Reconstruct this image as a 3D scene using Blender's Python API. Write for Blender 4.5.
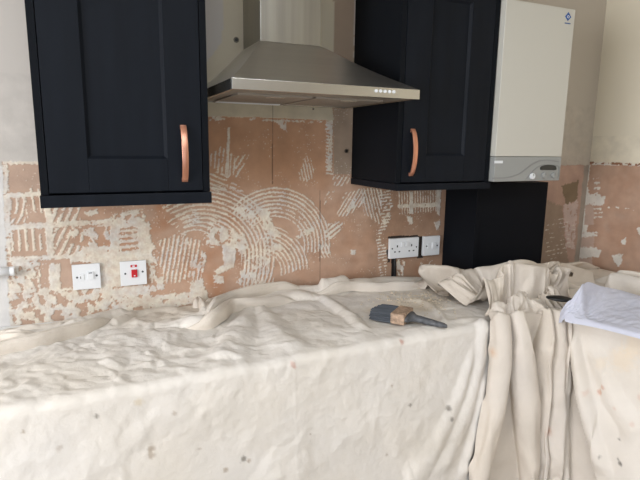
import bpy, bmesh, math, random
import numpy as np
from mathutils import Vector, Matrix
random.seed(4); rng = np.random.default_rng(7)
for o in list(bpy.data.objects): bpy.data.objects.remove(o)
scene = bpy.context.scene
C = scene.collection

# ------------------------------------------------------------------ camera
FPX = 517.93
CAM = np.array([0.0, -1.8657, 1.4981])
_y, _p, _r = np.radians([24.0541, 10.3932, .7667])
FW = np.array([math.sin(_y)*math.cos(_p), math.cos(_y)*math.cos(_p), -math.sin(_p)])
_rt = np.array([math.cos(_y), -math.sin(_y), 0.0]); _up = np.cross(_rt, FW)
RT = _rt*math.cos(_r) + _up*math.sin(_r); UP = -_rt*math.sin(_r) + _up*math.cos(_r)
cd = bpy.data.cameras.new('camera'); cam = bpy.data.objects.new('camera', cd); C.objects.link(cam)
cd.sensor_width = 36; cd.lens = FPX/640*36; cd.clip_start = .02
cam.matrix_world = Matrix(((RT[0], UP[0], -FW[0], CAM[0]), (RT[1], UP[1], -FW[1], CAM[1]), (RT[2], UP[2], -FW[2], CAM[2]), (0, 0, 0, 1)))
scene.camera = cam

# ------------------------------------------------------------------ world, window daylight, added roof light, exposure
w = bpy.data.worlds.new('world'); scene.world = w; w.use_nodes = True
bg = w.node_tree.nodes['Background']; bg.inputs[0].default_value = (.75, .86, 1, 1); bg.inputs[1].default_value = 1.0
def area(name, loc, direction, sx, sy, watt, col):
    l = bpy.data.lights.new(name, 'AREA'); l.shape = 'RECTANGLE'; l.size = sx; l.size_y = sy; l.energy = watt; l.color = col
    o = bpy.data.objects.new(name, l); C.objects.link(o); o.location = loc
    o.rotation_euler = Vector(direction).to_track_quat('-Z', 'Y').to_euler()
    return o
XL, XR, YR, ZC = -2.35, 2.3196, -4.2, 2.4          # room: left wall, right wall, rear wall, ceiling
WIN_L = (-2.9, -1.0, 1.0, 2.2)                     # window in the left wall (y0,y1,z0,z1)
WIN_R = (-1.25, .75, .15, 2.1)                     # glazed doors in the rear wall (x0,x1,z0,z1)
area('daylight_left', (XL-.12, (WIN_L[0]+WIN_L[1])/2, (WIN_L[2]+WIN_L[3])/2), (1, 0, -.25), WIN_L[1]-WIN_L[0], WIN_L[3]-WIN_L[2], 97, (.97, .975, 1.0))
area('daylight_rear', ((WIN_R[0]+WIN_R[1])/2, YR-.12, (WIN_R[2]+WIN_R[3])/2), (0, 1, -.2), WIN_R[1]-WIN_R[0], WIN_R[3]-WIN_R[2], 5, (.97, .98, 1.0))
ADDED_ROOF = (-.7, 1.1, -2.9, -1.7)                      # added rooflight behind the viewer, unseen, brightens the cloth tops (x0,x1,y0,y1)
area('added_roof_light', ((ADDED_ROOF[0]+ADDED_ROOF[1])/2, (ADDED_ROOF[2]+ADDED_ROOF[3])/2, ZC+.16), (0, .12, -1), ADDED_ROOF[1]-ADDED_ROOF[0], ADDED_ROOF[3]-ADDED_ROOF[2], 27, (.95, .975, 1.0))
vs = scene.view_settings
vs.view_transform = 'Standard'; vs.look = 'None'; vs.gamma = 1; vs.use_curve_mapping = False; vs.exposure = 0.0

# ------------------------------------------------------------------ pixel -> place
def ray(px, py): return FW + RT*(px-320)/FPX + UP*(240-py)/FPX
def on(px, py, ax, v):
    d = ray(px, py); return CAM + d*((v-CAM[ax])/d[ax])
def projv(P):
    d = P-CAM; z = d@FW
    return 320+FPX*(d@RT)/z, 240-FPX*(d@UP)/z, z
def lin(r, g, b): return np.array([((c/255+.055)/1.055)**2.4 if c > 10 else c/255/12.92 for c in (r, g, b)])

# ------------------------------------------------------------------ noise
_perm = rng.permutation(4096); _g = rng.uniform(0, 2*math.pi, 4096)
def noise(x, y, seed=0):
    x = np.asarray(x, float)+seed*17.31; y = np.asarray(y, float)+seed*9.77
    xi = np.floor(x).astype(int); yi = np.floor(y).astype(int); fx = x-xi; fy = y-yi
    def gr(ix, iy, dx, dy):
        a = _g[_perm[(_perm[ix & 4095]+iy) & 4095]]
        return np.cos(a)*dx+np.sin(a)*dy
    u = fx*fx*fx*(fx*(fx*6-15)+10); v = fy*fy*fy*(fy*(fy*6-15)+10)
    a = gr(xi, yi, fx, fy)*(1-u)+gr(xi+1, yi, fx-1, fy)*u
    b = gr(xi, yi+1, fx, fy-1)*(1-u)+gr(xi+1, yi+1, fx-1, fy-1)*u
    return (a*(1-v)+b*v)*1.5
def fbm(x, y, o=4, seed=0):
    s = 0; a = 1; t = 0
    for i in range(o): s = s+a*noise(x*2**i, y*2**i, seed+i*3); t += a; a *= .5
    return s/t
def ridged(x, y, o=3, seed=0):
    s = 0; a = 1; t = 0
    for i in range(o): s = s+a*(1-2*np.abs(noise(x*2**i, y*2**i, seed+i*3))); t += a; a *= .5
    return s/t
def sst(a, b, x):
    t = np.clip((x-a)/(b-a), 0, 1); return t*t*(3-2*t)

def facets(x, y, cell, seed, kap=1.0):
    """creased, faceted relief (about 0..1): upper envelope of tilted caps on a jittered grid"""
    x = x/cell; y = y/cell; xi = np.floor(x).astype(int); yi = np.floor(y).astype(int); best = np.full(x.shape, -9.0)
    for i in (-1, 0, 1):
        for j in (-1, 0, 1):
            h = _perm[(_perm[(xi+i+seed*31) & 4095]+yi+j) & 4095]
            jx = (h & 63)/63; jy = ((h >> 6) & 63)/63; a = _g[h]; dx = x-(xi+i+jx); dy = y-(yi+j+jy)
            best = np.maximum(best, .5*((h*7 % 101)/101)+.7*(np.cos(a)*dx+np.sin(a)*dy)-.5*kap*(dx*dx+dy*dy))
    return best

# ------------------------------------------------------------------ materials
def mat(name, col, rough=.5, metal=0, bump=None, attr=None, vary=None, aniso=0, spec=None):
    m = bpy.data.materials.new(name); m.use_nodes = True; nt = m.node_tree; b = nt.nodes['Principled BSDF']
    b.inputs['Roughness'].default_value = rough; b.inputs['Metallic'].default_value = metal
    if spec is not None: b.inputs['Specular IOR Level'].default_value = spec
    if aniso: b.inputs['Anisotropic'].default_value = aniso
    tc = nt.nodes.new('ShaderNodeTexCoord')
    def mapped(scale):
        mp = nt.nodes.new('ShaderNodeMapping'); mp.inputs['Scale'].default_value = scale
        nt.links.new(tc.outputs['Object'], mp.inputs[0]); return mp
    if attr:
        a = nt.nodes.new('ShaderNodeAttribute'); a.attribute_name = attr; src = a.outputs['Color']
    else:
        rgb = nt.nodes.new('ShaderNodeRGB'); rgb.outputs[0].default_value = (*lin(*col), 1); src = rgb.outputs[0]
    if vary:
        sc, lo, hi = vary
        n = nt.nodes.new('ShaderNodeTexNoise'); n.inputs['Scale'].default_value = 1; n.inputs['Detail'].default_value = 5
        nt.links.new(mapped(sc).outputs[0], n.inputs['Vector'])
        mr = nt.nodes.new('ShaderNodeMapRange'); mr.inputs['From Min'].default_value = .3; mr.inputs['From Max'].default_value = .7
        mr.inputs['To Min'].default_value = lo; mr.inputs['To Max'].default_value = hi
        nt.links.new(n.outputs[0], mr.inputs[0])
        mx = nt.nodes.new('ShaderNodeVectorMath'); mx.operation = 'SCALE'
        nt.links.new(src, mx.inputs[0]); nt.links.new(mr.outputs[0], mx.inputs['Scale']); src = mx.outputs[0]
    nt.links.new(src, b.inputs['Base Color'])
    if bump:
        prev = None
        for sc, st, dist in bump:
            n = nt.nodes.new('ShaderNodeTexNoise'); n.inputs['Scale'].default_value = 1; n.inputs['Detail'].default_value = 4
            nt.links.new(mapped(sc).outputs[0], n.inputs['Vector'])
            bp = nt.nodes.new('ShaderNodeBump'); bp.inputs['Strength'].default_value = st; bp.inputs['Distance'].default_value = dist
            nt.links.new(n.outputs[0], bp.inputs['Height'])
            if prev: nt.links.new(prev.outputs[0], bp.inputs['Normal'])
            prev = bp
        nt.links.new(prev.outputs[0], b.inputs['Normal'])
    return m
M = {}
M['plaster'] = mat('stripped_plaster', None, .9, attr='col', bump=[((60, 60, 60), .15, .003), ((400, 400, 400), .2, .001)], vary=((20, 20, 20), .90, 1.07))
M['painted'] = mat('painted_plaster', None, .88, attr='col', bump=[((60, 60, 60), .12, .003)])
M['paint'] = mat('wall_paint', (200, 194, 187), .85, bump=[((90, 90, 90), .1, .002)])
M['ceiling'] = mat('ceiling_paint', (238, 236, 230), .9)
M['floor'] = mat('floor_vinyl', (150, 140, 128), .55, vary=((3, 3, 3), .85, 1.1))
M['navy'] = mat('navy_painted_wood', (21, 25, 32), .5, spec=.12, bump=[((55, 55, 3.2), .22, .002), ((8, 8, 8), .1, .003)], vary=((30, 30, 3), .85, 1.15))
M['navy_side'] = mat('navy_board', (18, 21, 26), .55, spec=.08, bump=[((40, 40, 5), .12, .002)])
M['dark'] = mat('dark_interior', (12, 13, 16), .7)
M['steel'] = mat('brushed_steel', (216, 213, 208), .3, 1, bump=[((4, 4, 700), .05, .0006)], vary=((1.5, 1.5, 60), .95, 1.04))
M['steel_rim'] = mat('brushed_steel_rim', (200, 197, 190), .26, 1, bump=[((3, 3, 900), .05, .0006)])
M['filter'] = mat('filter_mesh', (158, 152, 143), .5, .6, bump=[((500, 500, 500), .5, .001)])
M['copper'] = mat('copper', (226, 164, 138), .34, 1, bump=[((300, 300, 12), .06, .0005)])
M['enamel'] = mat('boiler_enamel', (206, 204, 195), .36)
M['fascia'] = mat('boiler_fascia', (158, 160, 158), .45)
M['fascia_dark'] = mat('boiler_fascia_line', (140, 142, 140), .45)
M['display'] = mat('display_glass', (58, 62, 60), .2)
M['blue'] = mat('badge_blue', (50, 92, 160), .4)
M['white'] = mat('white_plastic', (234, 236, 238), .28)
M['whiteb'] = mat('white_badge', (236, 240, 244), .4)
M['black'] = mat('black_plastic', (18, 18, 20), .45)
M['red'] = mat('red_rocker', (196, 22, 34), .35)
M['worktop'] = mat('white_laminate', (232, 232, 230), .35)
M['cloth'] = mat('cotton_dust_sheet', None, .95, attr='col', bump=[((900, 900, 900), .25, .0008), ((45, 45, 45), .5, .004), ((16, 16, 16), .35, .008)], vary=((9, 9, 9), .95, 1.04), spec=.15)
M['bristle'] = mat('bristles', (70, 75, 82), .7, bump=[((10, 700, 300), .8, .002)], vary=((6, 160, 60), .6, 1.5))
M['ferrule'] = mat('crusted_ferrule', (178, 152, 130), .7, .1, bump=[((160, 160, 160), .8, .003)], vary=((70, 70, 70), .6, 1.35))
M['handle'] = mat('paint_smeared_handle', (86, 88, 92), .6, bump=[((200, 200, 200), .6, .002)], vary=((60, 60, 60), .55, 1.5))
M['crumb'] = mat('plaster_crumbs', (214, 200, 178), .9)
M['brass'] = mat('screw_metal', (120, 112, 98), .4, .9)
M['silver'] = mat('screw_steel', (92, 94, 98), .35, .9)

# ------------------------------------------------------------------ object helpers
def mesh_obj(name, me, m, parent=None):
    o = bpy.data.objects.new(name, me); C.objects.link(o)
    if m is not None: me.materials.append(m)
    if parent is not None: o.parent = parent
    return o
def tag(o, label=None, cat=None, group=None, kind=None):
    if label: o['label'] = label
    if cat: o['category'] = cat
    if group: o['group'] = group
    if kind: o['kind'] = kind
    return o
def thing(name, loc, label, cat, group=None):
    o = bpy.data.objects.new(name, None); C.objects.link(o); o.location = loc; o.empty_display_size = .05
    return tag(o, label, cat, group)
def bm_obj(name, bm, m, parent=None, smooth=False):
    me = bpy.data.meshes.new(name); bmesh.ops.recalc_face_normals(bm, faces=bm.faces); bm.to_mesh(me); bm.free()
    o = mesh_obj(name, me, m, parent)
    if parent is not None and parent.type == 'EMPTY': pass
    if smooth:
        for p in me.polygons: p.use_smooth = True
    return o
def world_off(parent):
    v = Vector((0, 0, 0)); p = parent
    while p is not None: v += p.location; p = p.parent
    return v
def add_box(bm, x0, x1, y0, y1, z0, z1, bev=0, seg=2):
    b = bmesh.new()
    vs_ = [b.verts.new((x, y, z)) for z in (z0, z1) for y in (y0, y1) for x in (x0, x1)]
    for f in ((0, 1, 3, 2), (4, 6, 7, 5), (0, 4, 5, 1), (1, 5, 7, 3), (3, 7, 6, 2), (2, 6, 4, 0)): b.faces.new([vs_[i] for i in f])
    bmesh.ops.recalc_face_normals(b, faces=b.faces)
    if bev: bmesh.ops.bevel(b, geom=list(b.edges), offset=bev, segments=seg, profile=.7, affect='EDGES')
    merge(bm, b)
def merge(bm, b):
    me = bpy.data.meshes.new('tmp'); b.to_mesh(me); b.free(); bm.from_mesh(me); bpy.data.meshes.remove(me)
def box(name, x0, x1, y0, y1, z0, z1, m, parent=None, bev=.001, seg=2):
    bm = bmesh.new(); add_box(bm, x0, x1, y0, y1, z0, z1, bev, seg)
    off = world_off(parent)
    bmesh.ops.translate(bm, verts=bm.verts, vec=-off)
    return bm_obj(name, bm, m, parent)
def prism(name, pts, axis, a, b_, m, parent=None, bev=0, smooth=False):
    """polygon pts (2D) extruded along axis between a and b_"""
    bm = bmesh.new(); ring = []
    for t in (a, b_):
        r = []
        for p in pts:
            if axis == 1: r.append(bm.verts.new((p[0], t, p[1])))
            elif axis == 0: r.append(bm.verts.new((t, p[0], p[1])))
            else: r.append(bm.verts.new((p[0], p[1], t)))
        ring.append(r)
    n = len(pts); bm.faces.new(ring[0]); bm.faces.new(ring[1][::-1])
    for i in range(n): bm.faces.new((ring[0][i], ring[0][(i+1) % n], ring[1][(i+1) % n], ring[1][i]))
    bmesh.ops.recalc_face_normals(bm, faces=bm.faces)
    if bev: bmesh.ops.bevel(bm, geom=list(bm.edges), offset=bev, segments=2, profile=.7, affect='EDGES')
    bmesh.ops.translate(bm, verts=bm.verts, vec=-world_off(parent))
    return bm_obj(name, bm, m, parent, smooth)
def disc_y(name, x, y, z, r, depth, m, parent=None, seg=20, bev=0):
    pts = [(x+r*math.cos(2*math.pi*i/seg), z+r*math.sin(2*math.pi*i/seg)) for i in range(seg)]
    return prism(name, pts, 1, y, y-depth, m, parent, bev)
def grid_mesh(name, P, quads_shape, col=None, m=None, parent=None, flip=False):
    nu, nv = quads_shape
    me = bpy.data.meshes.new(name)
    idx = np.arange(nu*nv).reshape(nu, nv)
    q = np.stack([idx[:-1, :-1], idx[1:, :-1], idx[1:, 1:], idx[:-1, 1:]], -1).reshape(-1, 4)
    if flip: q = q[:, ::-1]
    return raw_mesh(name, P.reshape(-1, 3), q, None if col is None else col.reshape(-1, 3), m, parent)
def raw_mesh(name, V, q, col, m, parent=None):
    me = bpy.data.meshes.new(name); n = len(q)
    me.vertices.add(len(V)); me.vertices.foreach_set('co', np.ascontiguousarray(V, dtype=np.float32).ravel())
    me.loops.add(n*4); me.loops.foreach_set('vertex_index', np.ascontiguousarray(q, dtype=np.int32).ravel())
    me.polygons.add(n); me.polygons.foreach_set('loop_start', np.arange(0, n*4, 4, dtype=np.int32))
    me.update(calc_edges=True)
    me.polygons.foreach_set('use_smooth', np.ones(n, dtype=bool))
    if col is not None:
        a = me.color_attributes.new('col', 'FLOAT_COLOR', 'POINT')
        a.data.foreach_set('color', np.ascontiguousarray(np.concatenate([col, np.ones((len(col), 1))], 1), dtype=np.float32).ravel())
    return mesh_obj(name, me, m, parent)

# ------------------------------------------------------------------ room shell
def struct(o): o['kind'] = 'structure'; return o
struct(box('floor', XL-.1, XR+.1, YR-.1, .1, -.06, 0, M['floor'], bev=0))
bm = bmesh.new()
for a in ((XL-.1, ADDED_ROOF[0], YR-.1, .1), (ADDED_ROOF[1], XR+.1, YR-.1, .1), (ADDED_ROOF[0], ADDED_ROOF[1], YR-.1, ADDED_ROOF[2]), (ADDED_ROOF[0], ADDED_ROOF[1], ADDED_ROOF[3], .1)): add_box(bm, *a, ZC, ZC+.06)
struct(bm_obj('ceiling', bm, M['ceiling']))
bm = bmesh.new(); t_ = .05
for a in ((ADDED_ROOF[0], ADDED_ROOF[1], ADDED_ROOF[2], ADDED_ROOF[2]+t_), (ADDED_ROOF[0], ADDED_ROOF[1], ADDED_ROOF[3]-t_, ADDED_ROOF[3]), (ADDED_ROOF[0], ADDED_ROOF[0]+t_, ADDED_ROOF[2], ADDED_ROOF[3]), (ADDED_ROOF[1]-t_, ADDED_ROOF[1], ADDED_ROOF[2], ADDED_ROOF[3])): add_box(bm, *a, ZC+.02, ZC+.09)
struct(bm_obj('added_rooflight', bm, M['white']))  # frame of the added rooflight, out of view
wall_back = struct(box('wall_back', XL-.1, XR+.1, .004, .1, 0, ZC, M['paint'], bev=0))
wall_right = struct(box('wall_right', XR+.004, XR+.1, YR, .004, 0, ZC, M['paint'], bev=0))
def holed(name, axis, c0, c1, a0, a1, win):
    bm = bmesh.new(); h0, h1, z0, z1 = win
    for (p0, p1, q0, q1) in ((a0, h0, 0, ZC), (h1, a1, 0, ZC), (h0, h1, 0, z0), (h0, h1, z1, ZC)):
        if axis == 0: add_box(bm, c0, c1, p0, p1, q0, q1)
        else: add_box(bm, p0, p1, c0, c1, q0, q1)
    return struct(bm_obj(name, bm, M['paint']))
holed('wall_left', 0, XL-.1, XL, YR, .004, WIN_L)
holed('wall_rear', 1, YR-.1, YR, XL, XR, WIN_R)
def window(name, axis, c, win, n):
    bm = bmesh.new(); h0, h1, z0, z1 = win; t = .05
    bars = [(h0, h1, z0, z0+t), (h0, h1, z1-t, z1)] + [(h0+(h1-h0-t)*i/n, h0+(h1-h0-t)*i/n+t, z0, z1) for i in range(n+1)]
    for p0, p1, q0, q1 in bars:
        if axis == 0: add_box(bm, c-.03, c+.03, p0, p1, q0, q1)
        else: add_box(bm, p0, p1, c-.03, c+.03, q0, q1)
    return struct(bm_obj(name, bm, M['white']))
window('window_1', 0, XL-.05, WIN_L, 2)
window('door_1', 1, YR-.05, WIN_R, 2)

# ------------------------------------------------------------------ stripped back wall (real relief of old tile adhesive)
def W(px, py): q = on(px, py, 1, 0); return (q[0], q[2])
def WR(px, py): q = on(px, py, 0, XR); return (q[1], q[2])
def pip(X, Z, poly):
    ins = np.zeros(X.shape, bool); n = len(poly)
    for i in range(n):
        x0, z0 = poly[i]; x1, z1 = poly[(i+1) % n]
        if z0 == z1: continue
        c = ((z0 > Z) != (z1 > Z)) & (X < (x1-x0)*(Z-z0)/(z1-z0)+x0)
        ins ^= c
    return ins
PLASTER = lin(184, 150, 127); PALE = lin(197, 170, 151); ORANGE = lin(180, 131, 99); CREAM = lin(226, 217, 200); CREAMW = lin(216, 212, 207)
PAINT = lin(200, 194, 187); BEIGE = lin(206, 196, 174); TAUPE = lin(170, 150, 131); PINK = lin(190, 160, 143); GREY = lin(150, 140, 128)
class Wall:
    def __init__(s, X, Z, conv):
        s.X, s.Z, s.conv = X, Z, conv
        s.wx = .0045*fbm(X*28, Z*28, 3, 1)+.0025*noise(X*130, Z*130, 5); s.wz = .0045*fbm(X*28, Z*28, 3, 11)+.0025*noise(X*130, Z*130, 15)
        s.A = np.zeros(X.shape); s.rag = fbm(X*45, Z*45, 3, 21); s.big = fbm(X*9, Z*9, 4, 31); s.fine = noise(X*170, Z*170, 41)
    def poly(s, pts, k=1.0):
        P = [s.conv(*p) for p in pts]
        return pip(s.X+s.wx*k, s.Z+s.wz*k, P)
    def blob(s, pts, k=1.5, val=1, thr=-.9):
        m = s.poly(pts, k) & (s.rag > thr); s.A[m] = val
    def brown(s, pts, k=1.5, thr=-.9):
        m = s.poly(pts, k) & (s.rag > thr); s.A[m] = 0
    def arcs(s, c, r0, r1, a0, a1, sp, duty=.45, gate=-.25, scale=270):
        cx, cz = s.conv(*c); dx = s.X+s.wx*.25-cx; dz = s.Z+s.wz*.25-cz
        r = np.hypot(dx, dz); a = np.degrees(np.arctan2(dz, dx))
        fr = (r*scale/sp) % 1
        m = (r*scale > r0+3*s.big) & (r*scale < r1+5*s.big) & (a > a0+14*s.big) & (a < a1+14*s.big) & (fr < duty-.07+.2*s.fine+.3*s.rag) & (s.rag+.6*s.big > gate)
        s.A[m] = np.maximum(s.A[m], 1)
    def lines(s, pts, p0, p1, sp, duty=.45, gate=-.3, k=1.5, scale=270, bend=.0):
        """comb strokes running from px p0 to p1, spaced sp px, inside polygon pts"""
        a = np.array(s.conv(*p0)); b = np.array(s.conv(*p1)); d = (b-a)/np.linalg.norm(b-a); n = np.array([-d[1], d[0]])
        t = (s.X-a[0])*n[0]+(s.Z-a[1])*n[1]; l = (s.X-a[0])*d[0]+(s.Z-a[1])*d[1]
        t = t+s.wx*.3+bend*l*l
        fr = (t*scale/sp) % 1
        m = s.poly(pts, k) & (fr < duty-.05+.2*s.fine+.25*s.rag) & (s.rag+.5*s.big > gate)
        s.A[m] = np.maximum(s.A[m], 1)
    def patchy(s, pts, frac, sc=1.0, seed=0, k=1.5):
        n = fbm(s.X*38*sc, s.Z*30*sc, 4, 60+seed)
        m = s.poly(pts, k); s.A[m & (n < (frac-.5)*.9)] = 1; s.A[m & (n >= (frac-.5)*.9)] = 0
def rect(x0, y0, x1, y1, sl=-.07):
    return [(x0, y0), (x1, y0+sl*(x1-x0)), (x1, y1+sl*(x1-x0)), (x0, y1)]
def build_back():
    x0, x1, z0, z1, st = -.62, XR, .885, 1.70, .0025
    xs = np.linspace(x0, x1, int((x1-x0)/st)); zs = np.linspace(z0, z1, int((z1-z0)/st))
    X, Z = np.meshgrid(xs, zs, indexing='ij'); s = Wall(X, Z, W)
    # extent of the stripped area
    strip = s.poly([(2, 162), (60, 161), (206, 150), (206, 116.5), (275, 118), (333, 121), (333, 60), (353, 60), (353, 165), (640, 165), (640, 330), (200, 330), (11, 345)], 1.2)
    # --- adhesive
    s.blob([(1, 163), (8, 163), (14, 330), (9, 330)], 1.2, thr=-.2)                     # left rim
    for (a, b, c, d, e) in ((4, 160, 46, 164.5, -.0), (6, 193.5, 46, 198, -.05), (6, 225, 112, 230, -.06), (9, 257, 120, 262, -.05)):
        s.blob([(a, b), (c, b+e*(c-a)), (c, d+e*(c-a)), (a, d)], 1.4, thr=-.45)
    s.blob([(44, 196), (51, 196), (54, 257), (47, 257)], 1.2, thr=-.5)
    s.lines(rect(6, 196, 26, 224), (8, 198), (17, 224), 5.2, .42, -.35, bend=6)
    s.lines(rect(26, 188, 46, 214, -.05), (30, 190), (34, 214), 5.5, .3, -.1)
    s.lines(rect(50, 207, 80, 226), (52, 224), (59, 207), 5.4, .5, -.4)
    s.lines(rect(8, 228, 47, 252), (10, 229), (12, 254), 5.3, .42, -.5)
    s.lines(rect(52, 228, 82, 258), (53, 256), (66, 230), 5.6, .5, -.4)
    s.blob([(96, 226), (112, 223), (150, 222), (152, 262), (100, 264), (70, 262), (84, 246), (108, 246)], 2.0, thr=-.6)
    s.patchy([(70, 229), (110, 226), (110, 246), (84, 247), (72, 242)], .42, 1, 3)
    s.blob([(84, 212), (98, 208), (99, 214), (88, 216)], 2)
    s.blob([(112, 214), (143, 208), (146, 224), (128, 226), (112, 226)], 2.5, thr=-.2)
    s.brown([(119, 228), (137, 226), (139, 250), (120, 252)], 1.5, thr=-.1)
    s.lines([(119, 228), (137, 226), (139, 250), (120, 252)], (120, 238), (138, 236), 5.0, .5, -.5)
    s.blob([(8, 261), (40, 259), (40, 293), (12, 296)], 1.5, thr=-.1)
    s.lines([(10, 262), (36, 260), (36, 292), (12, 293)], (12, 264), (26, 290), 5.5, .5, -.5)
    s.brown([(40, 262), (70, 259), (73, 287), (40, 290)], 1.6, thr=-.6)
    s.blob([(50, 264), (60, 263), (60, 294), (50, 295)], 1.5)
    s.blob([(38, 288), (72, 288), (76, 294), (38, 297)], 1.5, thr=-.4)
    s.blob([(100, 260), (122, 259), (122, 290), (100, 291)], 1.2)
    s.patchy([(12, 294), (150, 284), (150, 310), (12, 330)], .56, 1.0, 5)
    s.blob([(100, 288), (150, 285), (150, 294), (100, 297)], 2, thr=-.3)
    s.blob([(112, 298), (150, 292), (150, 312), (112, 318)], 2, thr=-.1)
    s.blob([(148, 296), (206, 290), (210, 300), (150, 312)], 1.5, thr=-.35)              # rough band above the cloth
    s.blob([(148, 252), (153, 240), (157, 262), (158, 290), (150, 292)], 2, thr=-.1)
    s.lines([(160, 240), (176, 234), (200, 240), (208, 258), (200, 280), (166, 284), (158, 262)], (172, 282), (180, 236), 4.1, .5, -.45)
    s.blob([(176, 232), (186, 234), (190, 246), (180, 246)], 2, thr=0)
    s.blob([(156, 278), (164, 276), (164, 290), (158, 290)], 2)
    s.blob([(190, 282), (202, 278), (204, 290), (192, 292)], 2.2)
    # arcs left of centre
    s.arcs((202.5, 262), 39, 78, -32, 118, 4.3, .5, -.55)
    s.arcs((196, 252), 20, 40, 40, 130, 4.3, .4, -.1)
    s.blob([(234, 207), (244, 207), (256, 214), (254, 219), (240, 214)], 2.2, thr=-.3)
    s.blob([(256, 206), (266, 209), (274, 224), (281, 236), (274, 239), (264, 226)], 2.4, thr=-.35)
    s.blob([(204, 230), (222, 226), (244, 236), (252, 252), (240, 255), (228, 246), (206, 246)], 2.4, thr=-.2)
    s.blob([(222, 246), (236, 246), (234, 268), (218, 274), (214, 270), (224, 264)], 1.6)
    s.blob([(212, 275), (224, 276), (223, 284), (214, 283)], 2)
    s.blob([(236, 272), (256, 266), (262, 272), (250, 286), (236, 284)], 2, thr=.1)
    s.lines([(244, 252), (264, 236), (270, 262), (262, 288), (240, 288)], (256, 288), (258, 240), 4.0, .5, -.4)
    s.blob([(190, 262), (206, 250), (206, 262), (192, 276)], 2.2, thr=.05)
    # big fan in the middle
    s.arcs((275, 248), 33, 63, -12, 138, 4.1, .5, -.62)
    s.arcs((262, 274), 22, 52, -2, 84, 4.2, .48, -.5)
    s.blob([(271, 244), (282, 244), (282, 250), (272, 250)], 1.5)
    s.blob([(296, 232), (312, 226), (314, 232), (298, 240)], 2.2, thr=.0)
    s.brown([(282, 205), (300, 207), (306, 224), (294, 232), (284, 226)], 2, thr=.15)
    # upper combs
    s.lines([(208, 158), (222, 146), (228, 150), (237, 160), (233, 178), (212, 168)], (226, 178), (229, 145), 3.9, .42, -.45)
    s.lines([(228, 128), (231, 128), (231, 178), (226, 178)], (228.5, 178), (230, 128), 12, .5, -.6)
    s.lines([(234, 156), (250, 154), (246, 166), (236, 180)], (236, 178), (250, 156), 4.5, .4, -.3)
    s.lines([(299, 172), (306, 155), (311, 158), (315, 176), (308, 182), (300, 180)], (304, 158), (309, 180), 3.3, .48, -.4)
    s.lines([(208, 168), (224, 174), (244, 192), (206, 192)], (208, 174), (232, 184), 4.2, .45, -.2)
    s.blob([(206, 116), (225, 118), (225, 120), (206, 120)], 2, thr=-.1); s.blob([(245, 118), (333, 122), (333, 124), (245, 120)], 1.5, thr=.0)
    s.blob([(274, 119), (286, 120), (287, 136), (284, 130)], 2, thr=-.1)
    s.lines([(326, 118), (333, 120), (332, 176), (326, 176)], (326, 140), (332, 141), 3.5, .6, -.5)
    s.blob([(329, 120), (333, 121), (331, 170), (328, 170)], 1.5, thr=-.2)
    # right of the fan
    s.lines([(337, 216), (344, 192), (366, 188), (364, 204), (348, 216)], (340, 216), (356, 190), 3.7, .5, -.45)
    s.lines([(362, 188), (382, 188), (380, 224), (364, 214)], (364, 190), (372, 222), 3.8, .48, -.35)
    s.blob([(344, 200), (360, 194), (364, 202), (348, 212)], 2.4, thr=.05)
    s.lines([(326, 192), (336, 190), (332, 202), (324, 204)], (326, 203), (334, 192), 3.6, .5, -.2)
    s.lines([(324, 238), (328, 224), (342, 221), (344, 226), (332, 240)], (326, 238), (343, 224), 4.5, .6, -.4)
    s.lines([(332, 176), (350, 174), (349, 186), (334, 186)], (334, 186), (341, 174), 4.2, .42, -.2)
    s.lines([(319, 244), (330, 242), (331, 258), (322, 258)], (322, 244), (328, 258), 3.8, .5, -.3)
    s.lines([(378, 192), (390, 190), (393, 206), (390, 224), (380, 236), (388, 250), (386, 276), (380, 276), (376, 236), (382, 222)], (380, 212), (392, 210), 3.6, .5, -.15)
    s.blob([(380, 204), (390, 202), (391, 222), (383, 226)], 2.4, thr=.12)
    s.lines([(398, 192), (440, 190), (440, 212), (400, 214)], (412, 192), (412.5, 214), 3.6, .4, -.35)
    s.blob([(398, 204.5), (440, 202), (440, 206.5), (398, 208)], 1.0, thr=-.5)
    s.blob([(410, 192), (413, 192), (413, 214), (409, 214)], 1.0, thr=-.5)
    s.blob([(436, 188), (441, 188), (440, 216), (437, 214)], 1.0, thr=-.5)
    s.blob([(406, 216), (412, 217), (412, 224), (409, 224)], 1.6); s.blob([(434, 222), (440, 220), (440, 230), (436, 230)], 2, thr=-.1)
    s.blob([(397, 259), (405, 262), (403, 276), (397, 274)], 2, thr=-.2)
    s.blob([(422, 262), (436, 260), (434, 272), (424, 272)], 2.4, thr=.2)
    s.blob([(351, 250), (356, 250), (355, 255), (351, 255)], 1)
    sp = (s.fine > .62) & (s.big > .05); s.A[sp] = np.maximum(s.A[sp], .8)
    s.A[~strip] = 0
    # --- surface colours, with some shade put into the right-hand plaster
    t1 = sst(-.5, .5, fbm(X*5, Z*7, 4, 71))[..., None]; t2 = sst(.05, .6, fbm(X*6, Z*6, 3, 81))[..., None]; t3 = sst(-.4, .6, fbm(X*12, Z*12, 3, 85))[..., None]
    col = PLASTER*(1-t1*.8)+PALE*t1*.8
    og = t2*(.8*np.exp(-((X-.33)/.25)**2)+.25)[..., None]
    col = col*(1-og)+ORANGE*og
    # pale veil of thin adhesive
    v = (sst(.0, .7, fbm(X*10, Z*10, 4, 91))*.5)[..., None]; col = col*(1-v)+PALE*v
    # darker smears below the hood
    dm = (sst(.1, .6, fbm(X*3.5, Z*14, 3, 95))*.35*sst(.3, .6, X)*(1-sst(1.0, 1.3, X)))[..., None]; col = col*(1-dm)+lin(150, 112, 88)*dm
    gl = (.6*(1-sst(-.12, .05, X+.05*s.big)))[..., None]; col = col*(1-gl)+lin(182, 164, 151)*gl
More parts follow.
